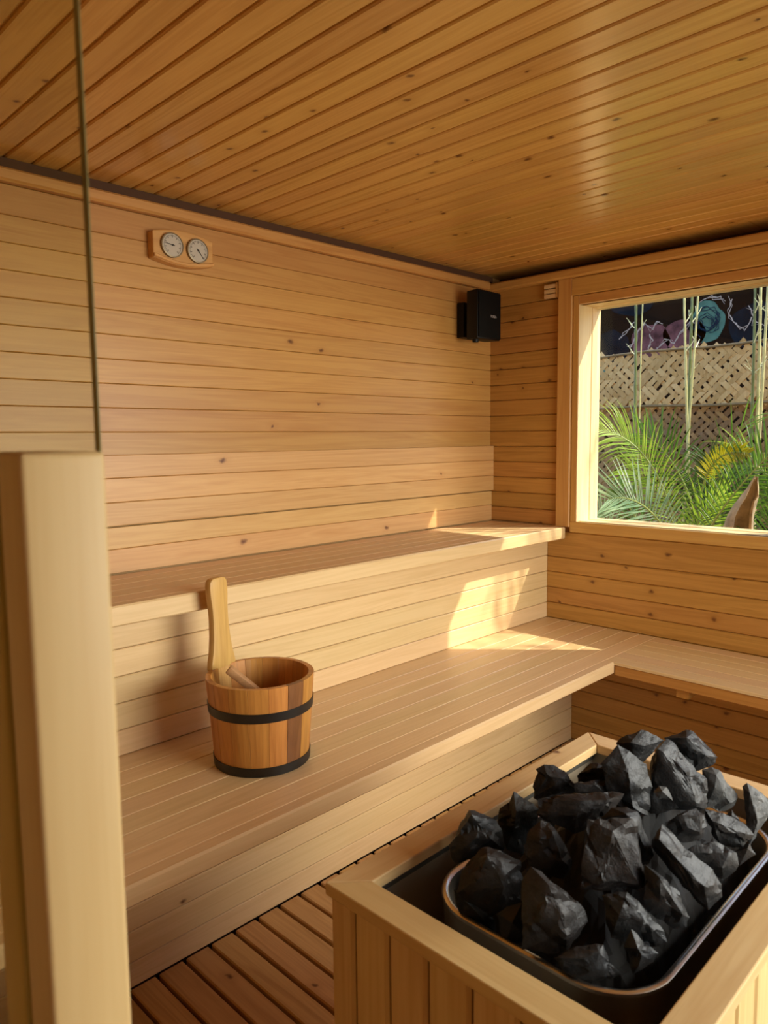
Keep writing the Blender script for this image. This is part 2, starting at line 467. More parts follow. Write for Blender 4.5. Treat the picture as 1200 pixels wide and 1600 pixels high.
# ---- window
win = empty('window_1', (XW, WY0, WZ0), kind='structure')
board('casing', win, M['casing'], (2.690, 1.6180, 0.9125), (0, 0, 1), (-1, 0, 0), 1.9185 - 0.9125, 0.0640, 0.032, 0.0030)
board('casing', win, M['casing'], (2.690, 1.5855, 1.8835), (0, -1, 0), (-1, 0, 0), 1.5855 - 0.68, 0.0680, 0.032, 0.0030)
board('casing', win, M['casing'], (2.690, 0.7040, 0.9125), (0, 0, 1), (-1, 0, 0), 1.848 - 0.9125, 0.0460, 0.032, 0.0030)
board('frame_board', win, M['casing'], (2.698, 1.5700, 0.936), (0, 0, 1), (-1, 0, 0), 1.848 - 0.936, 0.0300, 0.030, 0.0030)
board('frame_board', win, M['casing'], (2.698, 1.5550, 1.8295), (0, -1, 0), (-1, 0, 0), 1.555 - 0.727, 0.0370, 0.030, 0.0030)
board('frame_board', win, M['casing'], (2.698, 1.5850, 0.9130), (0, -1, 0), (-1, 0, 0), 1.585 - 0.68, 0.0460, 0.030, 0.0030)
board('frame_board', win, M['casing'], (2.698, 0.7380, 0.936), (0, 0, 1), (-1, 0, 0), 1.811 - 0.936, 0.0230, 0.030, 0.0030)
for (xa, xb) in ((2.699, 2.799), (2.801, 2.868)):      # reveal: two boards deep on each side
    w = xb - xa; xm = (xa + xb) / 2; e = 0.0 if xa < 2.75 else 0.002
    board('jamb', win, M['jamb'], (xm, WY1 - e, WZ0), (0, 0, 1), (0, -1, 0), WZ1 - WZ0, w, 0.012, 0.0015)
    board('jamb', win, M['jamb'], (xm, WY0 + e, WZ0), (0, 0, 1), (0, 1, 0), WZ1 - WZ0, w, 0.012, 0.0015)
    board('head', win, M['jamb'], (xm, WY1, WZ1 - e), (0, -1, 0), (0, 0, -1), WY1 - WY0, w, 0.012, 0.0015)
    board('sill', win, M['jamb'], (xm, WY1, WZ0 + e), (0, -1, 0), (0, 0, 1), WY1 - WY0, w, 0.012, 0.0015)
G().box((2.836, WY0 + 0.003, WZ0 + 0.003), (2.842, WY1 - 0.003, WZ1 - 0.003)).build('pane', M['pane'], win)
win2 = empty('window_added', (XW, W2Y0, W2Z0), kind='structure')  # unseen window, added to bring light from the right onto the stones
for (ya, yb, za_, zb_) in ((W2Y0, W2Y1, W2Z0 - 0.04, W2Z0), (W2Y0, W2Y1, WZ1, WZ1 + 0.03), (W2Y0 - 0.03, W2Y0, W2Z0 - 0.04, WZ1 + 0.03), (W2Y1, W2Y1 + 0.03, W2Z0 - 0.04, WZ1 + 0.03)):
    G().box((2.695, ya, za_), (2.722, yb, zb_)).build('casing', M['casing'], win2)
G().box((2.836, W2Y0, W2Z0), (2.842, W2Y1, WZ1)).build('pane', M['pane'], win2)

# ------------------------------------------------------------------ benches
HB = M['bench']
ub = empty('upper_bench', (1.1, 1.80, 0.512), label='upper wooden bench of long boards below the backrest, its right end against the window casing', cat='bench')
for k in range(5):
    board('board', ub, HB, (XL, 1.6345 + 0.0688 * k + 0.0344, 0.911), (1, 0, 0), (0, 0, 1), 2.688 - XL, 0.0676, 0.022, 0.0022)
board('fascia', ub, HB, (XL, 1.6000, 0.8865), (1, 0, 0), (0, -1, 0), 2.686 - XL, 0.0490, 0.0335, 0.0040)
zr = [0.862, 0.781, 0.7125, 0.645, 0.577, 0.5122]
for a, b in zip(zr[:-1], zr[1:]):
    board('riser_board', ub, HB, (XL, 1.695, (a + b) / 2), (1, 0, 0), (0, -1, 0), 2.705 - XL, a - b - 0.0014, 0.018, 0.0026)

br = empty('backrest', (1.1, 1.985, 0.915), label='wooden backrest of five horizontal boards above the upper bench', cat='backrest')
zr = [1.2485, 1.1835, 1.1155, 1.0485]
for a, b in zip(zr[:-1], zr[1:]):
    board('board', br, M['backrest'], (XL, 1.980, (a + b) / 2), (1, 0, 0), (0, -1, 0), 2.706 - XL, a - b - 0.0008, 0.0195, 0.0018)
zr = [1.0445, 0.982, 0.9125]
for a, b in zip(zr[:-1], zr[1:]):
    board('board', br, M['backrest'], (XL, 1.990, (a + b) / 2), (1, 0, 0), (0, -1, 0), 2.706 - XL, a - b - 0.0008, 0.0095, 0.0018)

lb = empty('lower_bench', (1.1, 1.43, 0.0), label='long lower wooden bench carrying the water bucket, its front closed down to the floor', cat='bench')
ys = [1.2065, 1.2742, 1.3420, 1.4098, 1.4776, 1.5454, 1.6132, 1.7080]
for a, b in zip(ys[:-1], ys[1:]):
    board('board', lb, HB, (XL, (a + b) / 2, 0.512), (1, 0, 0), (0, 0, 1), 2.705 - XL, b - a - 0.0014, 0.022, 0.0022)
board('fascia', lb, HB, (XL, 1.1740, 0.4915), (1, 0, 0), (0, -1, 0), 2.303 - XL, 0.0410, 0.0315, 0.0045)
zr = [0.489, 0.41, 0.34, 0.27, 0.2, 0.14, 0.0625, 0.0]
for a, b in zip(zr[:-1], zr[1:]):
    board('kick_board', lb, HB, (XL, 1.568, (a + b) / 2), (1, 0, 0), (0, -1, 0), 2.705 - XL, a - b - 0.0014, 0.018, 0.0026)

cb = empty('window_bench', (2.5, 0.4, 0.40), label='low wooden bench running along the wall under the window', cat='bench')
wb = (2.704 - 2.303) / 6
for k in range(6):
    board('board', cb, HB, (2.303 + wb * (k + 0.5), 1.2050, 0.512), (0, -1, 0), (0, 0, 1), 1.2050 - YF - 0.002, wb - 0.0014, 0.010, 0.0018)
board('fascia', cb, M['pine'], (2.309, 1.1735, 0.4825), (0, -1, 0), (-1, 0, 0), 1.1735 - YF - 0.002, 0.0380, 0.028, 0.0030)
for y in (0.95, 0.25, -0.30):
    board('bearer', cb, M['pine'], (2.337, y, 0.4805), (1, 0, 0), (0, 0, 1), 0.366, 0.04, 0.05, 0.002)

# ------------------------------------------------------------------ glass door standing open, with its two wooden pull handles
door = empty('door_1', (XL, 0.439, 0.0), kind='structure')
G().box((XL + 0.02, 0.4355, 0.02), (0.1968, 0.4425, 1.92)).build('pane', M['door_glass'], door)
G().box((0.1968, 0.4355, 0.02), (0.1976, 0.4425, 1.92)).build('pane_edge', M['glass_edge'], door)
for (ya, yb) in ((0.400, 0.4352), (0.4428, 0.480)):
    G().box((0.1375, ya, 0.10), (0.1838, yb, 1.2815)).build('handle', M['handle'], door, bevel=0.0035, seg=3, smooth=True)

# ------------------------------------------------------------------ heater with wooden guard
HX0, HX1, HY0, HY1, HZ = 0.623, 1.345, 0.256, 0.740, 0.675
ht = empty('sauna_heater', ((HX0 + HX1) / 2, (HY0 + HY1) / 2, 0.0), label='sauna heater in a low wooden box guard, steel basin full of black stones', cat='heater')
IX0, IX1, IY0, IY1 = 0.671, 1.297, 0.300, 0.694


def rail(poly, z0, z1, ang):
    """mitred rail of the guard; poly in plan, its grain along direction ang"""
    n = len(poly); g = G()
    g.add([(x, y, z0) for x, y in poly] + [(x, y, z1) for x, y in poly],
          [tuple(range(n - 1, -1, -1)), tuple(range(n, 2 * n))] + [(i, (i + 1) % n, (i + 1) % n + n, i + n) for i in range(n)])
    c = (sum(p[0] for p in poly) / n, sum(p[1] for p in poly) / n, z0)
    o = g.build('top_rail', M['heater'], ht, c, bevel=0.002, seg=2)
    if ang:
        r = Matrix.Rotation(ang, 4, 'Z'); o.data.transform(r.inverted()); o.matrix_basis = o.matrix_basis @ r
    return o


m = 0.0004
rail([(HX0, HY0 + m), (IX0, IY0 + m), (IX0, IY1 - m), (HX0, HY1 - m)], HZ - 0.018, HZ, math.pi / 2)
rail([(HX1, HY0 + m), (HX1, HY1 - m), (IX1, IY1 - m), (IX1, IY0 + m)], HZ - 0.018, HZ, math.pi / 2)
rail([(HX0 + m, HY0), (HX1 - m, HY0), (IX1 - m, IY0), (IX0 + m, IY0)], HZ - 0.018, HZ, 0)
rail([(HX0 + m, HY1), (IX0 + m, IY1), (IX1 - m, IY1), (HX1 - m, HY1)], HZ - 0.018, HZ, 0)
ft = HZ - 0.018
edges = [0.738, 0.689, 0.6245, 0.558, 0.4905, 0.4230, 0.3560, 0.3060, 0.258]
for a, b in zip(edges[:-1], edges[1:]):
    board('cladding_board', ht, M['heater'], (HX0 + 0.006, (a + b) / 2, 0.002), (0, 0, 1), (-1, 0, 0), ft - 0.002, a - b - 0.0035, 0.016, 0.0045)
    board('cladding_board', ht, M['heater'], (HX1 - 0.006, (a + b) / 2, 0.002), (0, 0, 1), (1, 0, 0), ft - 0.002, a - b - 0.0035, 0.016, 0.0045)
xe = [HX0 + 0.006 + (HX1 - HX0 - 0.012) / 11 * i for i in range(12)]
for a, b in zip(xe[:-1], xe[1:]):
    board('cladding_board', ht, M['heater'], ((a + b) / 2, HY0 + 0.006, 0.002), (0, 0, 1), (0, -1, 0), ft - 0.002, b - a - 0.0035, 0.016, 0.0045)
    board('cladding_board', ht, M['heater'], ((a + b) / 2, HY1 - 0.006, 0.002), (0, 0, 1), (0, 1, 0), ft - 0.002, b - a - 0.0035, 0.016, 0.0045)
# steel-lined inside of the guard and its floor
g = G()
lx0, lx1, ly0, ly1 = HX0 + 0.024, HX1 - 0.024, HY0 + 0.024, HY1 - 0.024
g.box((lx0, ly0, 0.30), (lx0 + 0.003, ly1, ft - 0.001)).box((lx1 - 0.003, ly0, 0.30), (lx1, ly1, ft - 0.001))
g.box((lx0 + 0.003, ly0, 0.30), (lx1 - 0.003, ly0 + 0.003, ft - 0.001)).box((lx0 + 0.003, ly1 - 0.003, 0.30), (lx1 - 0.003, ly1, ft - 0.001))
g.box((lx0 + 0.003, ly0 + 0.003, 0.30), (lx1 - 0.003, ly1 - 0.003, 0.304))
g.build('liner', M['liner'], ht)
g = G()
for z in (0.648, 0.636):
    g.box((lx0 + 0.004, ly1 - 0.0065, z), (lx1 - 0.004, ly1 - 0.0035, z + 0.007))
g.build('seal_strip', M['rubber'], ht)


def rrect(x0, x1, y0, y1, r, n=10):
    pts = []
    for cx, cy, a0 in ((x1 - r, y1 - r, 0), (x0 + r, y1 - r, 90), (x0 + r, y0 + r, 180), (x1 - r, y0 + r, 270)):
        for i in range(n + 1):
            a = math.radians(a0 + 90.0 * i / n); pts.append((cx + r * math.cos(a), cy + r * math.sin(a)))
    return pts


TX0, TX1, TY0, TY1, TZ = 0.737, 1.262, 0.339, 0.664, 0.641
g = G(); rings = []
for off, z in ((-0.005, TZ - 0.004), (-0.0045, TZ), (-0.002, TZ + 0.0018), (0.002, TZ + 0.0018), (0.0055, TZ - 0.001), (0.0065, TZ - 0.007), (0.012, TZ - 0.12), (0.02, TZ - 0.22)):
    rings.append([(x, y, z) for x, y in rrect(TX0 + off, TX1 - off, TY0 + off, TY1 - off, 0.085 - off)])
n = len(rings[0])
for rg in rings: g.v += rg
for i in range(len(rings) - 1):
    for j in range(n): g.f.append((i * n + j, i * n + (j + 1) % n, (i + 1) * n + (j + 1) % n, (i + 1) * n + j))
b0 = (len(rings) - 1) * n
g.f.append(tuple(b0 + j for j in range(n)))
# outer wall
base = len(g.v)
o1 = [(x, y, TZ - 0.004) for x, y in rrect(TX0 - 0.003, TX1 + 0.003, TY0 - 0.003, TY1 + 0.003, 0.088)]
o2 = [(x, y, 0.304) for x, y in rrect(TX0 + 0.01, TX1 - 0.01, TY0 + 0.01, TY1 - 0.01, 0.08)]
g.v += o1 + o2
for j in range(n): g.f.append((base + j, base + (j + 1) % n, base + n + (j + 1) % n, base + n + j))
g.build('basin', M['steel'], ht, smooth=True, fix=False)

# loose rubble filling the basin below the stones one can tell apart
random.seed(3)
g = G(); N = 26
P = rrect(0.0, 1.0, 0.0, 1.0, 0.25)
for i in range(N):
    for j in range(N):
        u = i / (N - 1); v = j / (N - 1)
        x = TX0 + 0.03 + (TX1 - TX0 - 0.06) * u; y = TY0 + 0.03 + (TY1 - TY0 - 0.06) * v
        q = ((x - 1.03) / 0.30) ** 2 + ((y - 0.50) / 0.19) ** 2
        e = min(u, 1 - u, v, 1 - v)
        z = 0.550 + 0.14 * max(0.0, 1 - q) + 0.055 * max(0.0, 1 - 4 * q) - (0.03 if e < 0.01 else 0.0) + 0.028 * noise.noise((x * 28, y * 28, 1.3)) + 0.012 * random.random()
        g.v.append((x, y, z))
for i in range(N - 1):
    for j in range(N - 1): g.f.append((i * N + j, (i + 1) * N + j, (i + 1) * N + j + 1, i * N + j + 1))
rb = g.build('rubble', M['rubble'], None, fix=False)
tag(rb, 'fine dark rubble filling the steel basin beneath the large black stones', 'stones', kind='stuff')

ROCKS = {
    'crown': [(1.034,.522,.811),(1.048,.51,.825),(1.064,.495,.832),(1.079,.478,.821),(1.088,.468,.814),(1.075,.478,.794),(1.062,.488,.777),(1.05,.499,.765),(1.042,.511,.787),(1.038,.499,.817),(1.052,.485,.812),(1.041,.493,.788),(1.053,.525,.803),(1.078,.501,.821),(1.099,.479,.806),(1.077,.496,.774),(1.059,.516,.783),(1.084,.516,.801),(1.104,.495,.795),(1.085,.51,.77)],
    'crownlow': [(.941,.493,.819),(.958,.48,.844),(.969,.466,.825),(.985,.449,.816),(.987,.442,.783),(.981,.442,.743),(.966,.457,.743),(.957,.471,.775),(.943,.486,.782),(.951,.459,.812),(.95,.456,.784),(.952,.451,.762),(.961,.498,.806),(.986,.474,.812),(1.001,.453,.776),(.983,.467,.741),(.963,.491,.775),(.996,.489,.801),(1.011,.469,.77),(.995,.485,.765)],
    'slabtop': [(1.006,.453,.82),(1.016,.445,.833),(1.025,.437,.843),(1.031,.43,.838),(1.038,.42,.819),(1.046,.409,.796),(1.056,.399,.793),(1.06,.394,.785),(1.058,.39,.744),(1.047,.4,.741),(1.025,.422,.741),(1.001,.447,.738),(1.0,.452,.775),(.998,.438,.838),(1.014,.419,.82),(1.026,.404,.799),(1.027,.4,.776),(1.029,.394,.756),(1.03,.457,.806),(1.046,.444,.826),(1.058,.429,.805),(1.073,.41,.782),(1.075,.403,.741),(1.047,.431,.738),(1.025,.457,.767),(1.064,.451,.792),(1.076,.438,.785),(1.087,.424,.768),(1.069,.439,.745)],
    'backright': [(1.128,.486,.801),(1.141,.473,.806),(1.154,.461,.812),(1.162,.453,.809),(1.171,.442,.798),(1.178,.433,.788),(1.185,.424,.769),(1.183,.425,.76),(1.175,.432,.752),(1.154,.451,.743),(1.145,.463,.759),(1.136,.476,.783),(1.137,.453,.808),(1.137,.451,.794),(1.15,.438,.793),(1.156,.43,.78),(1.152,.49,.789),(1.175,.468,.799),(1.19,.451,.787),(1.202,.436,.762),(1.193,.442,.747),(1.168,.469,.754),(1.19,.479,.776),(1.206,.463,.772),(1.212,.454,.753),(1.193,.473,.752)],
    'shoulder': [(1.1,.413,.78),(1.11,.403,.784),(1.117,.395,.778),(1.122,.388,.761),(1.128,.38,.747),(1.136,.371,.739),(1.13,.375,.726),(1.123,.381,.717),(1.112,.391,.714),(1.098,.406,.721),(1.101,.41,.761),(1.1,.392,.779),(1.097,.393,.76),(1.105,.383,.748),(1.113,.374,.735),(1.119,.416,.767),(1.134,.401,.766),(1.143,.388,.739),(1.145,.383,.721),(1.129,.397,.71),(1.12,.413,.751),(1.147,.41,.75),(1.156,.398,.731),(1.153,.398,.716),(1.142,.413,.738)],
    'spike': [(1.139,.367,.755),(1.144,.363,.759),(1.149,.357,.756),(1.156,.348,.744),(1.167,.337,.737),(1.173,.329,.725),(1.164,.335,.708),(1.156,.342,.694),(1.146,.349,.673),(1.14,.354,.665),(1.137,.359,.688),(1.139,.362,.717),(1.14,.364,.738),(1.133,.355,.751),(1.137,.347,.73),(1.137,.344,.708),(1.157,.37,.742),(1.165,.361,.743),(1.18,.344,.727),(1.178,.342,.702),(1.162,.354,.671),(1.155,.363,.685),(1.157,.367,.727),(1.179,.367,.724),(1.191,.354,.713),(1.185,.356,.691),(1.176,.365,.688)],
    'ledge': [(1.025,.378,.756),(1.033,.369,.752),(1.042,.36,.75),(1.051,.35,.747),(1.06,.34,.739),(1.069,.33,.729),(1.07,.328,.721),(1.064,.332,.711),(1.057,.338,.705),(1.036,.36,.707),(1.028,.369,.72),(1.024,.377,.743),(1.021,.363,.733),(1.038,.345,.731),(1.051,.332,.729),(1.019,.367,.748),(1.041,.379,.746),(1.056,.364,.74),(1.071,.347,.731),(1.08,.336,.716),(1.069,.345,.702),(1.044,.372,.715),(1.066,.37,.728),(1.08,.355,.722),(1.082,.351,.707),(1.064,.37,.712)],
    'mid': [(.946,.404,.761),(.958,.392,.769),(.968,.383,.776),(.978,.374,.779),(.986,.364,.772),(.985,.363,.756),(.978,.366,.733),(.961,.384,.733),(.953,.393,.737),(.947,.401,.75),(.952,.382,.778),(.97,.364,.775),(.956,.376,.76),(.967,.364,.754),(.962,.406,.753),(.981,.389,.766),(.997,.372,.763),(.99,.374,.729),(.968,.397,.733),(.988,.398,.749),(1.003,.384,.75),(.99,.394,.73)],
    'diag': [(.881,.396,.768),(.895,.385,.787),(.905,.371,.765),(.914,.36,.748),(.926,.346,.736),(.936,.335,.726),(.943,.325,.707),(.943,.323,.691),(.928,.335,.674),(.916,.349,.689),(.911,.357,.708),(.898,.373,.733),(.882,.394,.758),(.872,.378,.777),(.891,.354,.744),(.898,.344,.726),(.907,.334,.718),(.908,.4,.75),(.929,.378,.747),(.947,.356,.722),(.962,.338,.696),(.949,.347,.667),(.934,.366,.697),(.908,.398,.74),(.949,.389,.732),(.965,.369,.706),(.974,.357,.682),(.957,.375,.691)],
    'bluegrey': [(.964,.382,.72),(.976,.371,.731),(.99,.358,.733),(1.008,.339,.727),(1.015,.33,.718),(1.014,.328,.701),(.999,.341,.676),(.987,.354,.689),(.974,.37,.703),(.976,.356,.723),(.997,.335,.723),(.988,.341,.704),(.979,.382,.712),(1.001,.361,.723),(1.023,.337,.71),(1.009,.346,.674),(.988,.371,.697),(1.007,.37,.708),(1.026,.349,.701),(1.012,.361,.686)],
    'bigface': [(.82,.449,.797),(.841,.428,.8),(.86,.409,.798),(.864,.403,.789),(.865,.397,.756),(.865,.39,.707),(.848,.407,.707),(.825,.431,.707),(.805,.451,.708),(.812,.451,.757),(.815,.45,.772),(.83,.42,.789),(.833,.413,.762),(.838,.407,.75),(.816,.425,.726),(.848,.392,.721),(.835,.452,.783),(.869,.417,.784),(.874,.407,.748),(.859,.416,.706),(.822,.453,.707),(.831,.452,.762),(.864,.439,.762),(.877,.423,.74),(.856,.44,.714),(.851,.45,.748)],
    'behindface': [(.873,.458,.775),(.883,.45,.79),(.895,.438,.792),(.907,.424,.784),(.908,.421,.766),(.916,.409,.739),(.914,.407,.713),(.906,.415,.709),(.899,.429,.756),(.883,.429,.788),(.892,.418,.771),(.897,.409,.745),(.892,.461,.763),(.911,.444,.779),(.923,.429,.756),(.928,.417,.71),(.914,.436,.748),(.922,.454,.757),(.935,.439,.745),(.933,.436,.715)],
    'longleft': [(.842,.539,.786),(.856,.525,.793),(.883,.498,.789),(.891,.491,.796),(.907,.475,.797),(.926,.454,.791),(.921,.458,.777),(.904,.472,.757),(.887,.487,.744),(.874,.499,.737),(.863,.512,.746),(.848,.529,.756),(.839,.539,.765),(.868,.489,.79),(.894,.463,.791),(.865,.49,.77),(.883,.473,.778),(.864,.543,.774),(.899,.507,.777),(.92,.487,.784),(.932,.473,.767),(.903,.498,.738),(.882,.52,.74),(.861,.543,.756),(.901,.531,.764),(.927,.505,.765),(.926,.504,.745),(.904,.524,.739)],
    'knobleft': [(.907,.584,.792),(.916,.576,.801),(.926,.566,.798),(.94,.55,.785),(.947,.541,.774),(.951,.535,.757),(.936,.549,.749),(.919,.566,.749),(.909,.576,.744),(.902,.584,.749),(.906,.564,.788),(.92,.549,.785),(.91,.558,.771),(.924,.59,.781),(.941,.574,.786),(.958,.553,.765),(.949,.559,.744),(.925,.583,.74),(.949,.587,.77),(.965,.569,.756),(.951,.582,.743)],
    'flatback': [(.954,.545,.778),(.97,.532,.798),(.978,.524,.8),(.988,.513,.798),(.993,.507,.784),(.988,.509,.765),(.956,.541,.767),(.965,.524,.793),(.976,.514,.793),(.965,.547,.775),(.987,.528,.793),(.999,.514,.78),(.967,.544,.765),(.99,.537,.782),(1.001,.525,.775)],
    'redback': [(.919,.524,.785),(.946,.498,.793),(.955,.487,.781),(.95,.491,.77),(.926,.515,.771),(.919,.522,.773),(.933,.501,.786),(.928,.525,.78),(.959,.493,.777),(.934,.517,.768),(.954,.509,.779),(.944,.518,.767)],
    'tall': [(.85,.615,.722),(.857,.61,.738),(.872,.599,.765),(.883,.586,.751),(.894,.572,.738),(.893,.571,.721),(.881,.58,.7),(.874,.583,.672),(.858,.601,.681),(.854,.608,.704),(.86,.587,.743),(.856,.587,.718),(.866,.621,.712),(.885,.607,.75),(.905,.584,.726),(.894,.591,.694),(.873,.609,.677),(.891,.62,.711),(.91,.6,.711),(.9,.606,.677)],
    'leftcorner': [(.766,.634,.712),(.777,.626,.733),(.789,.618,.761),(.795,.612,.76),(.804,.602,.754),(.815,.589,.745),(.82,.582,.729),(.819,.579,.705),(.807,.592,.707),(.791,.609,.712),(.78,.616,.691),(.77,.626,.686),(.767,.631,.694),(.782,.603,.748),(.781,.6,.729),(.78,.606,.762),(.797,.584,.727),(.782,.641,.704),(.803,.626,.746),(.816,.613,.74),(.829,.596,.719),(.818,.604,.7),(.795,.625,.686),(.783,.638,.689),(.81,.638,.709),(.825,.625,.72),(.832,.614,.695),(.812,.633,.688)],
    'brownleft': [(.737,.591,.705),(.747,.583,.724),(.764,.568,.739),(.777,.554,.734),(.794,.534,.717),(.795,.529,.69),(.792,.529,.664),(.778,.541,.646),(.761,.557,.643),(.742,.578,.656),(.731,.592,.675),(.75,.556,.734),(.765,.537,.71),(.761,.538,.688),(.738,.564,.703),(.757,.598,.691),(.78,.579,.72),(.806,.549,.701),(.804,.545,.655),(.778,.569,.637),(.752,.599,.665),(.788,.595,.683),(.813,.57,.679),(.804,.573,.642),(.78,.6,.657)],
    'centreleft': [(.797,.533,.738),(.805,.528,.759),(.817,.518,.774),(.823,.512,.774),(.832,.501,.757),(.834,.496,.741),(.841,.487,.728),(.842,.483,.707),(.832,.491,.695),(.817,.507,.698),(.802,.524,.712),(.815,.499,.764),(.817,.494,.742),(.822,.486,.725),(.804,.509,.755),(.814,.538,.728),(.832,.525,.76),(.844,.51,.745),(.852,.498,.719),(.845,.502,.691),(.819,.53,.706),(.841,.535,.729),(.855,.521,.728),(.86,.511,.702),(.839,.533,.704)],
    'lowbig': [(.729,.487,.739),(.738,.48,.756),(.751,.465,.742),(.768,.446,.724),(.781,.429,.704),(.783,.425,.688),(.777,.429,.679),(.76,.443,.65),(.743,.459,.648),(.723,.481,.656),(.724,.485,.697),(.738,.455,.743),(.741,.45,.729),(.748,.44,.707),(.748,.436,.684),(.729,.46,.715),(.748,.493,.721),(.767,.473,.724),(.793,.443,.691),(.79,.443,.669),(.761,.469,.642),(.744,.492,.685),(.777,.489,.703),(.8,.462,.676),(.788,.469,.648),(.77,.491,.673)],
    'lowright': [(.795,.415,.721),(.804,.407,.726),(.818,.393,.726),(.826,.383,.712),(.84,.366,.692),(.845,.358,.676),(.847,.354,.663),(.837,.363,.654),(.827,.375,.666),(.818,.386,.674),(.799,.404,.669),(.799,.407,.693),(.803,.387,.727),(.811,.377,.707),(.821,.364,.692),(.796,.392,.705),(.814,.418,.706),(.834,.399,.71),(.853,.375,.681),(.859,.365,.655),(.842,.384,.657),(.818,.408,.661),(.843,.411,.686),(.862,.389,.668),(.861,.388,.648),(.841,.409,.656)],
    'wedge': [(.85,.387,.75),(.858,.378,.742),(.87,.364,.73),(.881,.35,.707),(.887,.34,.681),(.881,.344,.67),(.871,.354,.667),(.858,.369,.678),(.85,.378,.691),(.845,.386,.706),(.85,.366,.741),(.857,.356,.72),(.867,.343,.694),(.848,.364,.712),(.867,.391,.733),(.885,.37,.716),(.899,.35,.674),(.885,.362,.661),(.867,.383,.682),(.892,.384,.702),(.907,.365,.671),(.891,.38,.669)],
    'chip': [(.785,.379,.677),(.792,.374,.697),(.801,.363,.685),(.813,.349,.669),(.808,.353,.659),(.79,.369,.647),(.788,.373,.66),(.787,.363,.682),(.79,.358,.672),(.797,.382,.667),(.811,.369,.675),(.817,.36,.652),(.8,.377,.653),(.816,.38,.667),(.824,.369,.648)],
    'bottom': [(.721,.437,.668),(.733,.426,.673),(.747,.413,.68),(.758,.403,.685),(.764,.396,.682),(.768,.391,.672),(.777,.378,.646),(.767,.386,.64),(.751,.403,.638),(.736,.419,.646),(.75,.393,.682),(.746,.395,.661),(.737,.406,.674),(.738,.439,.657),(.759,.419,.668),(.775,.403,.67),(.786,.388,.639),(.763,.409,.632),(.766,.429,.648),(.782,.413,.653),(.784,.408,.631)],
    'pebble': [(.95,.422,.797),(.956,.417,.805),(.963,.41,.803),(.968,.402,.784),(.955,.416,.786),(.951,.41,.801),(.96,.425,.792),(.971,.414,.797),(.964,.419,.783),(.975,.423,.791),(.975,.422,.781)],
    'sliver': [(1.081,.376,.724),(1.091,.366,.738),(1.099,.356,.721),(1.089,.366,.718),(1.084,.363,.732),(1.09,.377,.72),(1.107,.36,.717),(1.108,.372,.723)],
    'rimchip': [(1.03,.339,.708),(1.046,.325,.721),(1.05,.319,.705),(1.034,.333,.692),(1.034,.324,.718),(1.042,.341,.702),(1.059,.324,.699),(1.064,.334,.702)],
    'darkleft': [(.731,.599,.678),(.747,.582,.666),(.767,.558,.641),(.768,.554,.617),(.749,.573,.622),(.733,.593,.647),(.738,.57,.659),(.746,.606,.663),(.777,.57,.632),(.761,.583,.615),(.772,.598,.635),(.774,.593,.612)],
    'darkmid': [(.736,.533,.671),(.764,.507,.689),(.763,.5,.635),(.742,.521,.629),(.741,.51,.668),(.749,.538,.659),(.773,.509,.629),(.78,.526,.655)],
}


STONES = {   # material, label
    'crown': ('stone', 'rough pitted dark stone forming the left peak on top of the pile'),
    'crownlow': ('stone', 'upright dark stone with a smooth concave face just under the left peak'),
    'slabtop': ('stone', 'tall slab with a broad black face and pale right edge, upper middle of the pile'),
    'backright': ('stone', 'broken stone forming the right peak at the back of the pile'),
    'shoulder': ('stone_grey', 'grey speckled stone leaning on the right shoulder of the pile, under the right peak'),
    'spike': ('stone_grey', 'pale crusty pointed stone at the right rim of the steel basin'),
    'ledge': ('stone', 'wide flat-topped stone between the pale pointed stone and the middle of the pile'),
    'mid': ('stone', 'chipped block wedged under the tall upper slab, right of the big square face'),
    'diag': ('stone', 'long stone slanting down to the right, above the right rim'),
    'bluegrey': ('stone', 'smooth blue-grey slab lying behind the long slanting stone'),
    'bigface': ('stone_brown', 'big square-faced stone standing upright at the centre of the pile'),
    'behindface': ('stone', 'stone peeping out behind and right of the big square-faced stone'),
    'longleft': ('stone_brown', 'long flat stone lying across the upper left of the pile'),
    'knobleft': ('stone_brown', 'knobbly stone rising against the back left rail of the guard'),
    'flatback': ('stone_brown', 'small dark stone with pinkish top, deep behind the pile left of its peak'),
    'redback': ('stone_brown', 'thin reddish stone below the small pinkish-topped one at the back'),
    'tall': ('stone', 'pointed jet black stone standing upright on the left of the pile'),
    'leftcorner': ('stone', 'angular stone with one pale facet at the far left corner of the basin'),
    'brownleft': ('stone_brown', 'rounded brownish stone at the left rim below the angular corner stone'),
    'centreleft': ('stone_brown', 'dull brown stone with a bright chipped edge, left of the big square face'),
    'lowbig': ('stone_brown', 'large dark stone with a pale curved facet low at the front left'),
    'lowright': ('stone', 'sloping grey slab below the big square-faced stone'),
    'wedge': ('stone', 'wedge with a pale upper ridge beside the right rim, right of the sloping grey slab'),
    'chip': ('stone', 'small five-sided stone low at the front right inside the basin'),
    'bottom': ('stone', 'flat ridged stone nearest the front corner of the basin'),
    'pebble': ('stone_grey', 'small pale pebble lodged in the hollow under the tall upper slab'),
    'sliver': ('stone', 'small wedge caught between the grey shoulder stone and the flat-topped stone'),
    'rimchip': ('stone', 'small stone tucked against the right rim below the pale pointed stone'),
    'darkleft': ('stone', 'black stone low at the left rim beneath the rounded brownish one'),
    'darkmid': ('stone', 'black stone sunk between the brownish left stone and the large front one'),
}


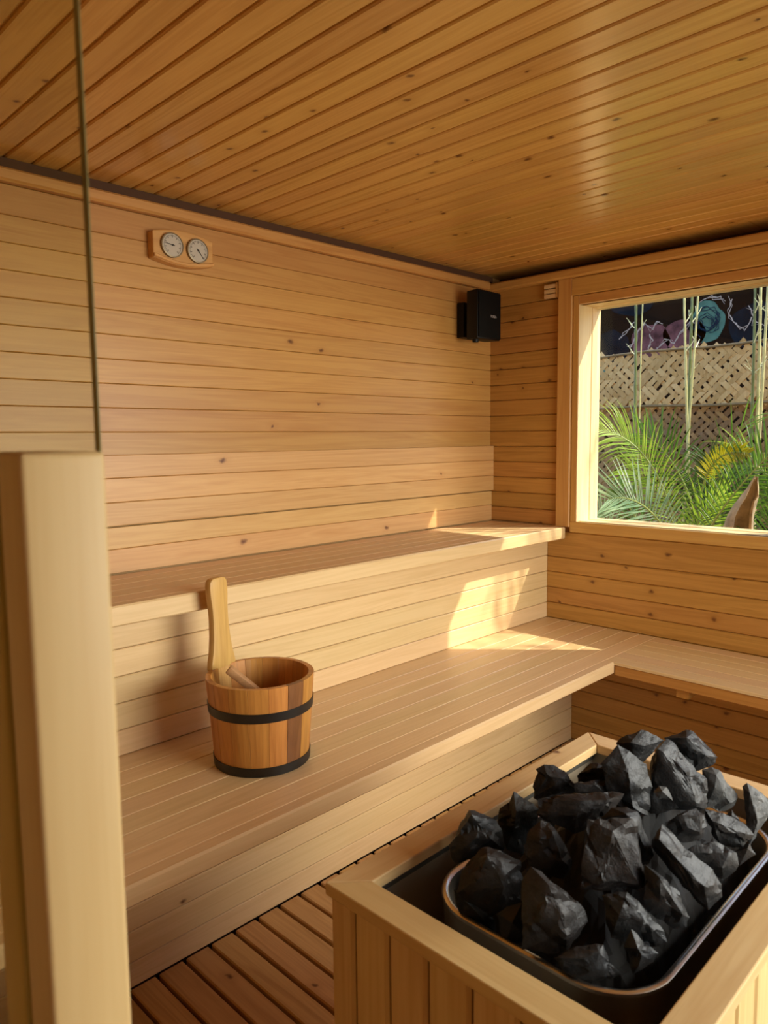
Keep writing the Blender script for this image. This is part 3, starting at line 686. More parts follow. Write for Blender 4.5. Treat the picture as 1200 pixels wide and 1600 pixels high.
def make_stone(key, pts, mat, label, seed):
    bm = bmesh.new()
    for p in pts: bm.verts.new(p)
    r = bmesh.ops.convex_hull(bm, input=bm.verts)
    bmesh.ops.delete(bm, geom=list({e for e in r['geom_unused'] + r['geom_interior'] if isinstance(e, bmesh.types.BMVert)}), context='VERTS')
    bmesh.ops.triangulate(bm, faces=bm.faces)
    for cuts in (1, 1, 1):
        bmesh.ops.subdivide_edges(bm, edges=[e for e in bm.edges if e.calc_length() > 0.009], cuts=cuts, use_grid_fill=True)
        bmesh.ops.triangulate(bm, faces=bm.faces)
    bmesh.ops.recalc_face_normals(bm, faces=bm.faces)
    bm.normal_update()
    c = Vector((0, 0, 0))
    for v in bm.verts: c += v.co
    c /= len(bm.verts)
    o = Vector((seed * 3.1, seed * 1.7, seed * 0.9))
    moves = []
    for v in bm.verts:
        q = v.co * 26 + o
        d = 0.0042 * noise.noise(q) + 0.0022 * noise.noise(q * 2.4) + 0.0016 * noise.noise(q * 6.5)
        s = abs(noise.noise(v.co * 17 + o * 2)); d -= 0.0036 * max(0.0, 0.12 - s) / 0.12
        moves.append(v.normal * d)
    for v, d in zip(bm.verts, moves): v.co += d
    zmin = min(v.co.z for v in bm.verts)
    org = Vector((c.x, c.y, zmin))
    for v in bm.verts: v.co -= org
    me = bpy.data.meshes.new('stone'); bm.to_mesh(me); bm.free()
    for p in me.polygons: p.use_smooth = True
    me.set_sharp_from_angle(angle=math.radians(20))
    ob = link('sauna_stone', me, mat, None, Matrix.Translation(org))
    tag(ob, label, 'stone', 'black sauna stones piled in the heater')


for i, (key, pts) in enumerate(ROCKS.items()):
    mk, lab = STONES[key]
    make_stone(key, pts, M[mk], lab, i + 1)

# ------------------------------------------------------------------ bucket and ladle
BX, BY, BZ0, BZ1 = 1.020, 1.438, 0.5125, 0.727
RB, RT, TH = 0.1135, 0.1300, 0.013
bk = empty('water_bucket', (BX, BY, BZ0), label='wooden water bucket with black hoops and one tall stave handle on the lower bench', cat='bucket')
NS = 17
HANG = math.atan2(0.971, -0.255)          # where the handle stave stands


def stave(a0, a1, mat, name='stave', n=3):
    g = G(); k = n + 1
    for ri, (z, t) in enumerate(((BZ0 + 0.004, 0.0), (BZ1 - 0.002, 1.0))):
        R = RB + (RT - RB) * t
        for rr in (R, R - TH):
            for i in range(k):
                a = a0 + (a1 - a0) * i / n
                g.v.append((BX + rr * math.cos(a), BY + rr * math.sin(a), z))
    for i in range(n):
        g.f += [(i, i + 1, 2 * k + i + 1, 2 * k + i), (k + i, 3 * k + i, 3 * k + i + 1, k + i + 1),
                (2 * k + i, 2 * k + i + 1, 3 * k + i + 1, 3 * k + i), (i, k + i, k + i + 1, i + 1)]
    g.f += [(0, 2 * k, 3 * k, k), (n, k + n, 3 * k + n, 2 * k + n)]
    return g.build(name, mat, bk, (BX + RB * math.cos((a0 + a1) / 2), BY + RB * math.sin((a0 + a1) / 2), BZ0), bevel=0.0006, seg=1)


da = 2 * math.pi / NS
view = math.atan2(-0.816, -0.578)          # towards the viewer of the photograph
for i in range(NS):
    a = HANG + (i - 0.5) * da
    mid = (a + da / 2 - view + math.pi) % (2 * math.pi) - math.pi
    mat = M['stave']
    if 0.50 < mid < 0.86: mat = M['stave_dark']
    
    if i == 0: mat = M['stave_handle']
    stave(a + 0.0015, a + da - 0.0015, mat, 'stave')
g = G().tube([(BX, BY, BZ0 + 0.012), (BX, BY, BZ0 + 0.022)], [RB - TH, RB - TH], 40); g.build('bottom', M['stave'], bk)


def hoop(z0, z1):
    g = G(); n = 64
    for z, e in ((z0, 0.0016), (z0, 0.0036), (z1, 0.0036), (z1, 0.0016)):
        R = RB + (RT - RB) * (z - BZ0) / (BZ1 - BZ0) + e - 0.0012
        for j in range(n): g.v.append((BX + R * math.cos(2 * math.pi * j / n), BY + R * math.sin(2 * math.pi * j / n), z))
    for i in range(4):
        for j in range(n): g.f.append((i * n + j, i * n + (j + 1) % n, ((i + 1) % 4) * n + (j + 1) % n, ((i + 1) % 4) * n + j))
    g.build('hoop', M['band'], bk, bevel=0.0, smooth=True)


hoop(BZ0 + 0.0005, BZ0 + 0.0225)
hoop(BZ0 + 0.132, BZ0 + 0.154)
# handle: shaped outline swept through its thickness
T = Vector((-math.sin(HANG), math.cos(HANG), 0)); Nn = Vector((math.cos(HANG), math.sin(HANG), 0))
prof = [(0.0, 0.044), (0.018, 0.041), (0.045, 0.034), (0.08, 0.029), (0.12, 0.0265), (0.15, 0.027), (0.18, 0.030), (0.205, 0.031), (0.217, 0.029), (0.224, 0.023), (0.2265, 0.014)]
outline = [(-w, h) for h, w in prof] + [(w, h) for h, w in reversed(prof)]
c0 = Vector((BX, BY, 0)) + Nn * (RT - TH / 2)
g = G(); nO = len(outline)
for s in (-0.0095, 0.0095):
    for w, h in outline:
        lean = 0.010 * h / 0.22
        p = c0 + T * w + Nn * (s + lean); g.v.append((p.x, p.y, BZ1 - 0.006 + h))
g.f = [tuple(range(nO)), tuple(range(2 * nO - 1, nO - 1, -1))] + [(i, i + nO, (i + 1) % nO + nO, (i + 1) % nO) for i in range(nO)]
g.build('handle', M['stave_handle'], bk, bevel=0.003, seg=2, smooth=True)

# ladle lying in the bucket: stick with a bowl down at the bottom
A = Vector((0.962, 1.487, 0.7370)); B = Vector((1.052, 1.392, 0.628))
d = (B - A).normalized(); s = d.cross(Vector((0, 0, 1))).normalized(); u = s.cross(d)
lad = empty('wooden_ladle', (BX, BY, BZ0 + 0.022), label='short wooden ladle resting inside the water bucket, blunt handle end up', cat='ladle')
g = G()
for t, w, h in ((0.0, 0.0125, 0.0105), (0.05, 0.0115, 0.010), (1.0, 0.009, 0.008)):
    p = A.lerp(B, t)
    for a, b in ((-1, -1), (1, -1), (1, 1), (-1, 1)): g.v.append(tuple(p + s * w * a + u * h * b))
g.f = [(0, 1, 2, 3), (11, 10, 9, 8)] + [(i * 4 + j, i * 4 + (j + 1) % 4, i * 4 + 4 + (j + 1) % 4, i * 4 + 4 + j) for i in range(2) for j in range(4)]
o = g.build('handle', M['ladle'], lad, bevel=0.004, seg=2, smooth=True)
g = G(); n = 20; rings = [(0.036, 0.0), (0.033, -0.018), (0.022, -0.034), (0.0, -0.038), (0.0, -0.034), (0.019, -0.030), (0.030, -0.016), (0.033, 0.0)]
cb_ = B + Vector((0.0, 0.0, -0.002))
for r_, z in rings:
    for j in range(n): g.v.append((cb_.x + r_ * math.cos(2 * math.pi * j / n), cb_.y + r_ * math.sin(2 * math.pi * j / n), cb_.z + z))
k = len(rings)
g.f = [(i * n + j, i * n + (j + 1) % n, ((i + 1) % k) * n + (j + 1) % n, ((i + 1) % k) * n + j) for i in range(k) for j in range(n)]
g.build('bowl', M['ladle'], lad, smooth=True)

# ------------------------------------------------------------------ thermometer and hygrometer on the back wall
th = empty('thermo_hygrometer', (1.168, YB, 1.80), label='wooden wall plate with two round dials, thermometer and hygrometer, high on the back wall', cat='thermometer')
XA, XB_, ZM = 1.071, 1.266, 1.8435
top = [(XA + (XB_ - XA) * i / 14, ZM + 0.0365 + 0.014 * math.sin(math.pi * i / 14)) for i in range(15)]
bot = [(XA + (XB_ - XA) * i / 14, ZM - 0.0365 - 0.014 * math.sin(math.pi * i / 14)) for i in range(15)]
poly = top + bot[::-1]; nP = len(poly)
g = G()
for y in (YB, 1.967):
    for x, z in poly: g.v.append((x, y, z))
g.f = [tuple(range(nP)), tuple(range(2 * nP - 1, nP - 1, -1))] + [(i, i + nP, (i + 1) % nP + nP, (i + 1) % nP) for i in range(nP)]
g.build('plate', M['plate'], th, bevel=0.003, seg=2)
g = G()                                     # raised lip along the lower edge
for y, e in ((1.967, 0.0), (1.960, 0.0)):
    for x, z in bot: g.v.append((x, y, z + 0.0015))
    for x, z in bot[::-1]: g.v.append((x, y, z + 0.011))
nP = 30
g.f = [tuple(range(nP)), tuple(range(2 * nP - 1, nP - 1, -1))] + [(i, i + nP, (i + 1) % nP + nP, (i + 1) % nP) for i in range(nP)]
g.build('lip', M['plate'], th, bevel=0.002, seg=1)


def disc(cx, cz, r, y0, y1, n=40):
    return G().tube([(cx, y0, cz), (cx, y1, cz)], r, n)


for cx, cz, ang in ((1.1275, 1.8460, math.radians(172)), (1.2105, 1.8435, math.radians(-50))):
    dl = disc(cx, cz, 0.0315, 1.967, 1.9585).build('dial', M['dial'], th)
    g = G(); n = 40
    for r_, y in ((0.0315, 1.967), (0.0348, 1.967), (0.0348, 1.9575), (0.0315, 1.9565)):
        for j in range(n): g.v.append((cx + r_ * math.cos(2 * math.pi * j / n), y, cz + r_ * math.sin(2 * math.pi * j / n)))
    g.f = [(i * n + j, i * n + (j + 1) % n, ((i + 1) % 4) * n + (j + 1) % n, ((i + 1) % 4) * n + j) for i in range(4) for j in range(n)]
    g.build('bezel', M['bezel'], dl, smooth=True)
    g = G()
    for j in range(33):
        a = math.radians(-50 + 280 * j / 32); L = 0.0075 if j % 4 == 0 else 0.004; w = 0.0007 if j % 4 else 0.0012
        ca, sa = math.cos(a), math.sin(a); px, pz = -sa, ca
        r1 = 0.0285; r0 = r1 - L
        vs = []
        for y in (1.9585, 1.9581):
            vs += [(cx + r0 * ca + w * px, y, cz + r0 * sa + w * pz), (cx + r1 * ca + w * px, y, cz + r1 * sa + w * pz),
                   (cx + r1 * ca - w * px, y, cz + r1 * sa - w * pz), (cx + r0 * ca - w * px, y, cz + r0 * sa - w * pz)]
        g.add(vs, [(0, 1, 2, 3), (7, 6, 5, 4), (0, 4, 5, 1), (1, 5, 6, 2), (2, 6, 7, 3), (3, 7, 4, 0)])
    g.build('scale', M['tick'], dl)
    g = G(); ca, sa = math.cos(ang), math.sin(ang); px, pz = -sa, ca
    vs = [(cx - 0.006 * ca + 0.0013 * px, 1.957, cz - 0.006 * sa + 0.0013 * pz), (cx + 0.026 * ca + 0.0004 * px, 1.957, cz + 0.026 * sa + 0.0004 * pz),
          (cx + 0.026 * ca - 0.0004 * px, 1.957, cz + 0.026 * sa - 0.0004 * pz), (cx - 0.006 * ca - 0.0013 * px, 1.957, cz - 0.006 * sa - 0.0013 * pz)]
    g.add(vs + [(x, 1.9562, z) for x, y, z in vs], [(0, 1, 2, 3), (7, 6, 5, 4), (0, 4, 5, 1), (1, 5, 6, 2), (2, 6, 7, 3), (3, 7, 4, 0)])
    nd = g.build('needle', M['ink'], dl)
    disc(cx, cz, 0.0025, 1.9585, 1.9555, 14).build('hub', M['ink'], dl)

# ------------------------------------------------------------------ loudspeaker and vent
sp = empty('speaker', (2.50, YB, 1.69), label='black box loudspeaker on a wall bracket in the top corner', cat='speaker')
fx0, fx1, fy, by_ = 2.428, 2.585, 1.860, 1.925
g = G()
z0, z1 = 1.688, 1.884
g.add([(fx0, fy, z0), (fx1, fy, z0), (fx1 - 0.018, by_, z0), (fx0 + 0.012, by_, z0), (fx0, fy, z1), (fx1, fy, z1), (fx1 - 0.018, by_, z1), (fx0 + 0.012, by_, z1)],
      [(0, 3, 2, 1), (4, 5, 6, 7), (0, 1, 5, 4), (1, 2, 6, 5), (2, 3, 7, 6), (3, 0, 4, 7)])
g.build('cabinet', M['black'], sp, bevel=0.004, seg=2, smooth=True)
G().box((fx0 + 0.005, fy - 0.006, z0 + 0.006), (fx1 - 0.005, fy - 0.001, z1 - 0.006)).build('grille', M['grille'], sp, bevel=0.002, seg=2, smooth=True)
G().box((2.469, 1.962, 1.704), (2.545, YB, 1.848)).build('wall_plate', M['black'], sp, bevel=0.003)
G().box((2.49, by_ - 0.004, 1.745), (2.525, 1.962, 1.80)).build('bracket_arm', M['black'], sp, bevel=0.003)
G().tube([(2.462, 1.895, 1.676), (2.462, 1.895, 1.689)], [0.012, 0.015], 16).build('knob', M['black'], sp)
fc = bpy.data.curves.new('badge', 'FONT'); fc.body = 'TOSEA'; fc.size = 0.0135; fc.extrude = 0.0004; fc.align_x = 'CENTER'
tmp = bpy.data.objects.new('badge_text', fc); COL.objects.link(tmp)
bpy.context.view_layer.update()
me = bpy.data.meshes.new_from_object(tmp.evaluated_get(bpy.context.evaluated_depsgraph_get()))
bpy.data.objects.remove(tmp, do_unlink=True)
me.materials.clear()
link('badge', me, M['logo'], sp, Matrix.Translation((2.528, fy - 0.0066, 1.777)) @ Matrix.Rotation(math.pi / 2, 4, 'X'))

vt = empty('wall_vent', (XW, 1.688, 1.853), label='small slatted wooden vent on the window wall beside the loudspeaker', cat='vent')
for z in (1.862, 1.8815, 1.901):
    board('slat', vt, M['bench'], (2.688, 1.714, z), (0, -1, 0), (-1, 0, 0), 0.056, 0.0165, 0.012, 0.0025)
G().box((2.6995, 1.6595, 1.854), (XW, 1.7165, 1.910)).build('back_board', M['recess'], vt)
G().box((2.686, 1.653, 1.852), (XW, 1.6585, 1.912)).build('side_board', M['pine'], vt, bevel=0.001)

# ------------------------------------------------------------------ garden outside the window
MX = 5.62
mural = struct('wall_garden', G().box((MX, -1.5, -0.12), (MX + 0.18, 5.2, 2.72)), M['mural_wall'])


def blob(name, mat, cy, cz, ry, rz, seed, x=MX, n=26, amp=0.16, rot=0.0):
    g = G(); pts = []
    for j in range(n):
        a = 2 * math.pi * j / n
        k = 1 + amp * noise.noise((math.cos(a) * 1.6 + seed, math.sin(a) * 1.6, seed * 2.3))
        y, z = ry * k * math.cos(a), rz * k * math.sin(a)
        pts.append((cy + y * math.cos(rot) - z * math.sin(rot), cz + y * math.sin(rot) + z * math.cos(rot)))
    for xx in (x, x - 0.003):
        g.v += [(xx, y, z) for y, z in pts]
    g.f = [tuple(range(n)), tuple(range(2 * n - 1, n - 1, -1))] + [(i, (i + 1) % n, (i + 1) % n + n, i + n) for i in range(n)]
    return g.build(name, mat, mural)


def stroke(pts, w, mat, x=MX - 0.004):
    g = G(); pts = [Vector((0, a, b)) for a, b in pts]
    for i, p in enumerate(pts):
        t = (pts[min(i + 1, len(pts) - 1)] - pts[max(i - 1, 0)]).normalized(); nn = Vector((0, -t.z, t.y))
        ww = w * (0.25 + 0.9 * random.random())
        for xx in (x, x - 0.002):
            g.v += [(xx, p.y + nn.y * ww, p.z + nn.z * ww), (xx, p.y - nn.y * ww, p.z - nn.z * ww)]
    k = len(pts)
    for i in range(k - 1):
        a = i * 4; b = a + 4
        g.f += [(a, a + 1, b + 1, b), (a + 2, b + 2, b + 3, a + 3), (a, b, b + 2, a + 2), (a + 1, a + 3, b + 3, b + 1)]
    g.f += [(0, 2, 3, 1), (4 * k - 4, 4 * k - 3, 4 * k - 1, 4 * k - 2)]
    return g.build('painted_line', mat, mural)


random.seed(21)
blob('painted_patch', M['paint_purple'], 2.62, 2.02, 0.15, 0.13, 1.0)
blob('painted_patch', M['paint_purple'], 2.36, 2.04, 0.16, 0.12, 2.0)
blob('painted_patch', M['paint_navy'], 2.95, 1.98, 0.16, 0.16, 3.0)
blob('painted_patch', M['paint_navy'], 1.83, 2.05, 0.20, 0.16, 4.0)
blob('painted_patch', M['paint_teal'], 2.19, 2.115, 0.135, 0.145, 5.0, amp=0.22)
blob('painted_patch', M['paint_teal'], 1.62, 2.16, 0.10, 0.13, 6.0)
blob('painted_patch', M['paint_teal'], 3.02, 1.86, 0.07, 0.09, 7.0)
blob('painted_patch', M['paint_navy'], 2.78, 2.35, 0.20, 0.12, 8.0)
for k in range(9):                       # scribbled dark rings over the round teal patch
    c0_, r0_ = random.uniform(0, 6.28), random.uniform(0.35, 0.9)
    oy, oz = random.uniform(-.02, .02), random.uniform(-.02, .02)
    stroke([(2.19 + oy + 0.118 * r0_ * math.cos(c0_ + t * 0.33) * (1 + 0.12 * math.sin(t * 1.7 + k)), 2.115 + oz + 0.125 * r0_ * math.sin(c0_ + t * 0.33) * (1 + 0.12 * math.cos(t * 2.1 + k)))
            for t in range(random.randint(8, 17))], 0.0030, M['paint_dark'], MX - 0.004 - 0.0006 * k)
for pts in ([(2.78, 1.98), (2.72, 2.10), (2.66, 2.16), (2.60, 2.10), (2.57, 2.17), (2.50, 2.12)],
            [(2.56, 1.95), (2.48, 2.02), (2.43, 1.98), (2.38, 2.06), (2.30, 2.14), (2.27, 2.10)],
            [(2.02, 2.26), (2.04, 2.16), (1.98, 2.08), (1.92, 2.02), (1.86, 2.14)],
            [(1.90, 2.20), (1.84, 2.08), (1.76, 2.03), (1.74, 2.14), (1.68, 2.22)],
            [(2.06, 2.24), (2.10, 2.28), (2.18, 2.29), (2.26, 2.25)],
            [(2.88, 2.05), (2.80, 2.12), (2.74, 2.20)], [(2.64, 1.94), (2.60, 2.02), (2.63, 2.10)]):
    q = []
    for (a, b), (c, d_) in zip(pts[:-1], pts[1:]):
        for t in range(4): q.append((a + (c - a) * t / 4 + random.uniform(-.008, .008), b + (d_ - b) * t / 4 + random.uniform(-.008, .008)))
    stroke(q, 0.0045, M['paint_white'])
    stroke([(a + random.uniform(-.03, .03), b + random.uniform(-.03, .03)) for a, b in q[::2]], 0.0022, M['paint_white'], MX - 0.007)


FX = 4.60


def woven(name, y0, y1, z0, z1, x, label, seed, miss=0.05, mat='strip', w=0.0148):
    """a fence mat: diagonal strips in two directions, passing over and under each other"""
    rnd = random.Random(seed)
    root = empty(name, (x, (y0 + y1) / 2, z0), label=label, cat='fence', group='woven mats of the garden fence')
    p = 0.0565; S2 = math.sqrt(2.0)
    H = z1 - z0; Wd = y1 - y0
    n = int((Wd + H) / p) + 1
    for dirn in (0, 1):
        for i in range(n):
            if rnd.random() < miss: continue
            c = y0 - (H if dirn == 0 else 0) + i * p + rnd.uniform(-0.010, 0.010)
            # strip: y = c + (z - z0) or y = c + H - ... going the other way
            pts = []
            ext0, ext1 = rnd.uniform(-0.01, 0.02), rnd.uniform(-0.01, 0.045)
            steps = int((H + ext0 + ext1) / (p / 2)) + 1
            tilt = rnd.uniform(-0.035, 0.035)
            for s_ in range(steps + 1):
                z = z0 - ext0 + (H + ext0 + ext1) * s_ / steps
                y = c + (z - z0) * (1 + tilt) if dirn == 0 else c + H - H + (H - (z - z0)) * (1 + tilt) - (0)
                if dirn == 1: y -= 0.0
                if y < y0 - 0.01 or y > y1 + 0.01: continue
                # 2/2 twill
                k = math.floor((z - z0 + y) / p / 1.0) + math.floor((z - z0 - y) / p) * 1
                ph = (k + i * 0) % 4
                lift = (0.0035 if ph < 2 else -0.0035) * (1 if dirn == 0 else -1)
                pts.append((y, z, lift))
            if len(pts) < 3: continue
            g = G(); nz = (1 / S2, -1 / S2) if dirn == 0 else (1 / S2, 1 / S2)
            ww = w * rnd.uniform(0.85, 1.12)
            for y, z, lf in pts:
                for xx in (x + lf, x + lf + 0.0014):
                    g.v += [(xx, y + nz[0] * ww, z + nz[1] * ww), (xx, y - nz[0] * ww, z - nz[1] * ww)]
            kk = len(pts)
            for q in range(kk - 1):
                a = q * 4; b = a + 4
                g.f += [(a, a + 1, b + 1, b), (a + 2, b + 2, b + 3, a + 3), (a, b, b + 2, a + 2), (a + 1, a + 3, b + 3, b + 1)]
            g.f += [(0, 2, 3, 1), (4 * kk - 4, 4 * kk - 3, 4 * kk - 1, 4 * kk - 2)]
            g.build('strip', M[mat], root, fix=False)
    return root


woven('woven_fence_mat', 1.10, 2.85, 1.475, 1.80, FX, 'topmost pale woven bamboo mat of the garden fence, under the painted wall', 11, 0.07)
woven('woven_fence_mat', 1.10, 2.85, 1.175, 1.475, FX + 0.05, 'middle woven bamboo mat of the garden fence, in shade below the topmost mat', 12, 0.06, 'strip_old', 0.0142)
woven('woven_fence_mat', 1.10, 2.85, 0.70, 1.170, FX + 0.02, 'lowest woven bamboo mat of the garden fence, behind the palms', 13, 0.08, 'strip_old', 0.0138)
for z, x, lab in ((1.825, FX - 0.02, 'thin bamboo rail along the top of the woven fence'), (1.470, FX - 0.01, 'thin bamboo rail between the topmost and middle fence mats'),
                  (1.172, FX - 0.01, 'thin bamboo rail between the middle and lowest fence mats')):
    g = G().tube([(x, 1.02 + 0.19 * k, z + 0.006 * math.sin(k * 1.3) - (0.018 * k / 10 if z > 1.8 else 0)) for k in range(11)], 0.008, 8)
    tag(g.build('fence_rail', M['rail'], None, smooth=True), lab, 'rail')
for y, lab in ((2.28, 'thin wooden fence stake behind the leftmost bamboo canes'),):
    g = G().tube([(FX - 0.015, y, -0.12), (FX - 0.012, y, 1.12)], 0.011, 8)
    tag(g.build('fence_stake', M['rail'], None, smooth=True), lab, 'stake')


def cane(x, y, lean_y, r, mat, label, seed, ztop=3.6):
    rnd = random.Random(seed)
    pts, rad = [], []; z = -0.12; k = 0
    while z < ztop:
        yy = y + lean_y * (z - 1.6) + 0.004 * math.sin(z * 3 + seed)
        taper = r * 0.8 * (1.0 - 0.16 * (z + 0.12))
        for dz, s in ((0.0, 1.16), (0.006, 1.22), (0.014, 1.0), (0.10, 0.97)):
            pts.append((x, yy + lean_y * dz, z + dz)); rad.append(max(0.003, taper * s))
        z += 0.155 + rnd.uniform(-0.015, 0.015); k += 1
    root = empty('bamboo_cane', (x, y, -0.12), label=label, cat='bamboo', group='bamboo canes in front of the woven fence')
    G().tube(pts, rad, 10).build('culm', mat, root, smooth=True)
    z = 1.45
    while z < ztop:
        z += 0.155
        if rnd.random() < (0.25 if z < 1.9 else 0.8):
            a = rnd.uniform(0, 6.28); L = rnd.uniform(0.06, 0.16)
            yy = y + lean_y * (z - 1.6)
            e = Vector((math.cos(a) * L * 0.5, math.sin(a) * L * 0.5, L * rnd.uniform(0.3, 0.9)))
            p0 = Vector((x, yy, z))
            g = G().tube([p0, p0 + e * 0.5 + Vector((0, 0, -0.008)), p0 + e], [0.0032, 0.0026, 0.0014], 5)
            if rnd.random() < 0.7:
                e2 = Vector((math.cos(a + 0.9) * L * 0.3, math.sin(a + 0.9) * L * 0.35, L * 0.4))
                g.tube([p0 + e * 0.5, p0 + e * 0.5 + e2], [0.0022, 0.0012], 5)
            g.build('twig', M['twig'], root, smooth=True)
    return root


cane(4.20, 2.045, 0.004, 0.013, M['cane_dark'], 'dark green bamboo cane standing alone, leftmost through the window', 1)
cane(4.24, 2.030, -0.012, 0.007, M['cane'], 'thin pale bamboo shoot beside the leftmost dark cane', 2)
cane(4.20, 1.738, 0.055, 0.011, M['cane'], 'slender bamboo leaning left, first of the middle three', 3)
cane(4.24, 1.735, 0.010, 0.013, M['cane_dark'], 'thick bamboo with a dark base, second of the middle three', 4)
cane(4.18, 1.698, -0.030, 0.010, M['cane'], 'slender bamboo leaning right, third of the middle three', 5)
cane(4.20, 1.388, 0.012, 0.012, M['cane_dark'], 'green bamboo, first of the right-hand three', 6)
cane(4.22, 1.366, 0.004, 0.014, M['cane'], 'pale thick bamboo with many twigs, second of the right-hand three', 7)
cane(4.17, 1.325, -0.025, 0.012, M['cane'], 'bamboo leaning right, third of the right-hand three', 8)


lf = empty('leafy_bamboo', (4.25, -0.35, -0.12), label='tall leafy bamboo clump right of the window view, dappling the sunlight', cat='bamboo')
rnd = random.Random(5)
for k in range(3):
    G().tube([(4.25 + 0.06 * k, -0.30 - 0.16 * k, -0.12 + 0.4 * i) for i in range(11)], 0.013, 8).build('culm', M['cane_dark'], lf, smooth=True)
g = G()
for k in range(150):
    p = Vector((4.25 + rnd.uniform(-0.25, 0.25), -0.45 + rnd.uniform(-0.45, 0.45), rnd.uniform(2.75, 3.75)))
    a = rnd.uniform(0, 6.28); d = Vector((math.cos(a), math.sin(a), rnd.uniform(-1.4, -0.2))).normalized(); c = d.cross(Vector((0, 0, 1))).normalized()
    L = rnd.uniform(0.10, 0.18); w = rnd.uniform(0.006, 0.010)
    g.add([p, p + d * L * 0.35 + c * w, p + d * L, p + d * L * 0.35 - c * w], [(0, 1, 2, 3)])
o = g.build('leaves', M['frond_green'], lf, fix=False); o['kind'] = 'stuff'


# ---- palms
def frond(parent, P0, P1, P2, L, mat, face=(-1, -0.6, 0.5), n=26, a0=62, a1=24, width=0.011, droop=0.25, start=0.16, sides=(1, -1), seed=1, prof=None):
    rnd = random.Random(seed)
    P0, P1, P2 = Vector(P0), Vector(P1), Vector(P2); N0 = Vector(face).normalized()
    bez = lambda t: P0 * (1 - t) ** 2 + P1 * 2 * t * (1 - t) + P2 * t * t
    tan = lambda t: ((P1 - P0) * (1 - t) + (P2 - P1) * t).normalized()
    g = G().tube([bez(i / 14) for i in range(15)], [0.006 * (1 - 0.8 * i / 14) + 0.001 for i in range(15)], 6)
    fr = g.build('frond', M['stem'], parent, smooth=True)
    g = G()
    for i in range(n):
        t = start + (1 - start) * i / (n - 1)
        p = bez(t); T_ = tan(t); S = T_.cross(N0).normalized()
        lo = L * (0.45 + 0.75 * math.sin(math.pi * min(1, 0.18 + 0.80 * (1 - t) + 0.05)) ) * (0.72 if t > 0.92 else 1.0)
        for sd in sides:
            an = math.radians(a0 + (a1 - a0) * t + rnd.uniform(-5, 5))
            d0 = (T_ * math.cos(an) + S * sd * math.sin(an) + N0 * rnd.uniform(-0.05, 0.22)).normalized()
            ll = lo * rnd.uniform(0.88, 1.1); w = width * rnd.uniform(0.85, 1.1)
            q = p.copy(); dd = d0.copy(); vs = []
            SEG = 5
            for s_ in range(SEG + 1):
                f = s_ / SEG
                ww = w * (0.45 + 1.2 * f if f < 0.35 else (1 - (f - 0.35) / 0.65) ** 0.8 * 0.87 + 0.03)
                cr = dd.cross(N0).normalized()
                fold = N0 * (0.35 * ww)
                vs += [q + cr * ww * 0.5 + fold, q, q - cr * ww * 0.5 + fold]
                q = q + dd * (ll / SEG); dd = (dd + Vector((0, 0, -1)) * droop * (0.2 + f) * 0.55).normalized()
            fs = []
            for s_ in range(SEG):
                a = s_ * 3; b = a + 3
                fs += [(a, a + 1, b + 1, b), (a + 1, a + 2, b + 2, b + 1)]
            g.add(vs, fs)
    g.build('leaflets', mat, fr, fix=False, smooth=True)
    return fr


pm = empty('garden_palm', (3.7, 1.536, -0.12), label='feathery bright green palm in front of the left half of the woven fence', cat='palm', group='palms outside the window')
G().tube([(3.7, 1.536, -0.12), (3.7, 1.536, 0.589)], [0.05, 0.03], 10).build('trunk', M['husk'], pm, smooth=True)
frond(pm, (3.75, 1.563, 0.743), (3.7, 1.681, 1.288), (3.5, 1.894, 1.317), 0.21, M['frond_yellow'], face=(-1,-0.3,0.9),n=42,seed=1,droop=0.75,a0=66,a1=32,width=0.0085)
frond(pm, (3.95, 1.514, 0.674), (3.9, 1.594, 1.151), (3.8, 1.797, 1.295), 0.2, M['frond_green'], face=(-1,-0.3,0.6),n=24,seed=2,width=0.015,droop=0.55,a0=75,a1=40)
frond(pm, (3.45, 1.449, 0.739), (3.4, 1.579, 1.028), (3.3, 1.725, 0.981), 0.21, M['frond_grey'], face=(-1,-0.5,0.9),n=26,seed=3,droop=0.12,a0=75,a1=40)
frond(pm, (3.35, 1.71, 0.661), (3.35, 1.728, 0.866), (3.3, 1.816, 0.938), 0.13, M['frond_grey'], n=16,seed=4,droop=0.05)
frond(pm, (4.0, 1.654, 0.619), (3.95, 1.715, 1.008), (3.8, 1.865, 1.098), 0.2, M['frond_yellow'], n=24,seed=5,droop=0.5,a0=70)
frond(pm, (3.6, 1.472, 0.687), (3.6, 1.417, 0.914), (3.6, 1.305, 0.997), 0.17, M['frond_yellow'], n=20,seed=6,droop=0.2)
frond(pm, (3.7, 1.646, 0.623), (3.7, 1.756, 0.85), (3.7, 1.886, 0.98), 0.17, M['frond_green'], n=20,seed=16,droop=0.4)
pm = empty('garden_palm', (4.1, 1.55, -0.12), label='palm with one yellowing frond behind the middle of the window view', cat='palm', group='palms outside the window')
G().tube([(4.1, 1.55, -0.12), (4.1, 1.55, 0.53)], [0.05, 0.03], 10).build('trunk', M['husk'], pm, smooth=True)
frond(pm, (3.62, 1.412, 0.691), (3.6, 1.452, 1.255), (3.55, 1.181, 1.202), 0.062, M['frond_dry'], n=26,seed=7,droop=0.1,start=0.45,a0=75,a1=50,width=0.012)
frond(pm, (3.7, 1.339, 0.657), (3.7, 1.341, 0.973), (3.65, 1.389, 1.167), 0.17, M['frond_dark'], n=24,seed=8,start=0.3,droop=0.4)
frond(pm, (4.1, 1.535, 0.584), (4.1, 1.561, 1.163), (4.0, 1.325, 1.367), 0.2, M['frond_green'], n=8,seed=9,width=0.008,a0=30,droop=0.3)
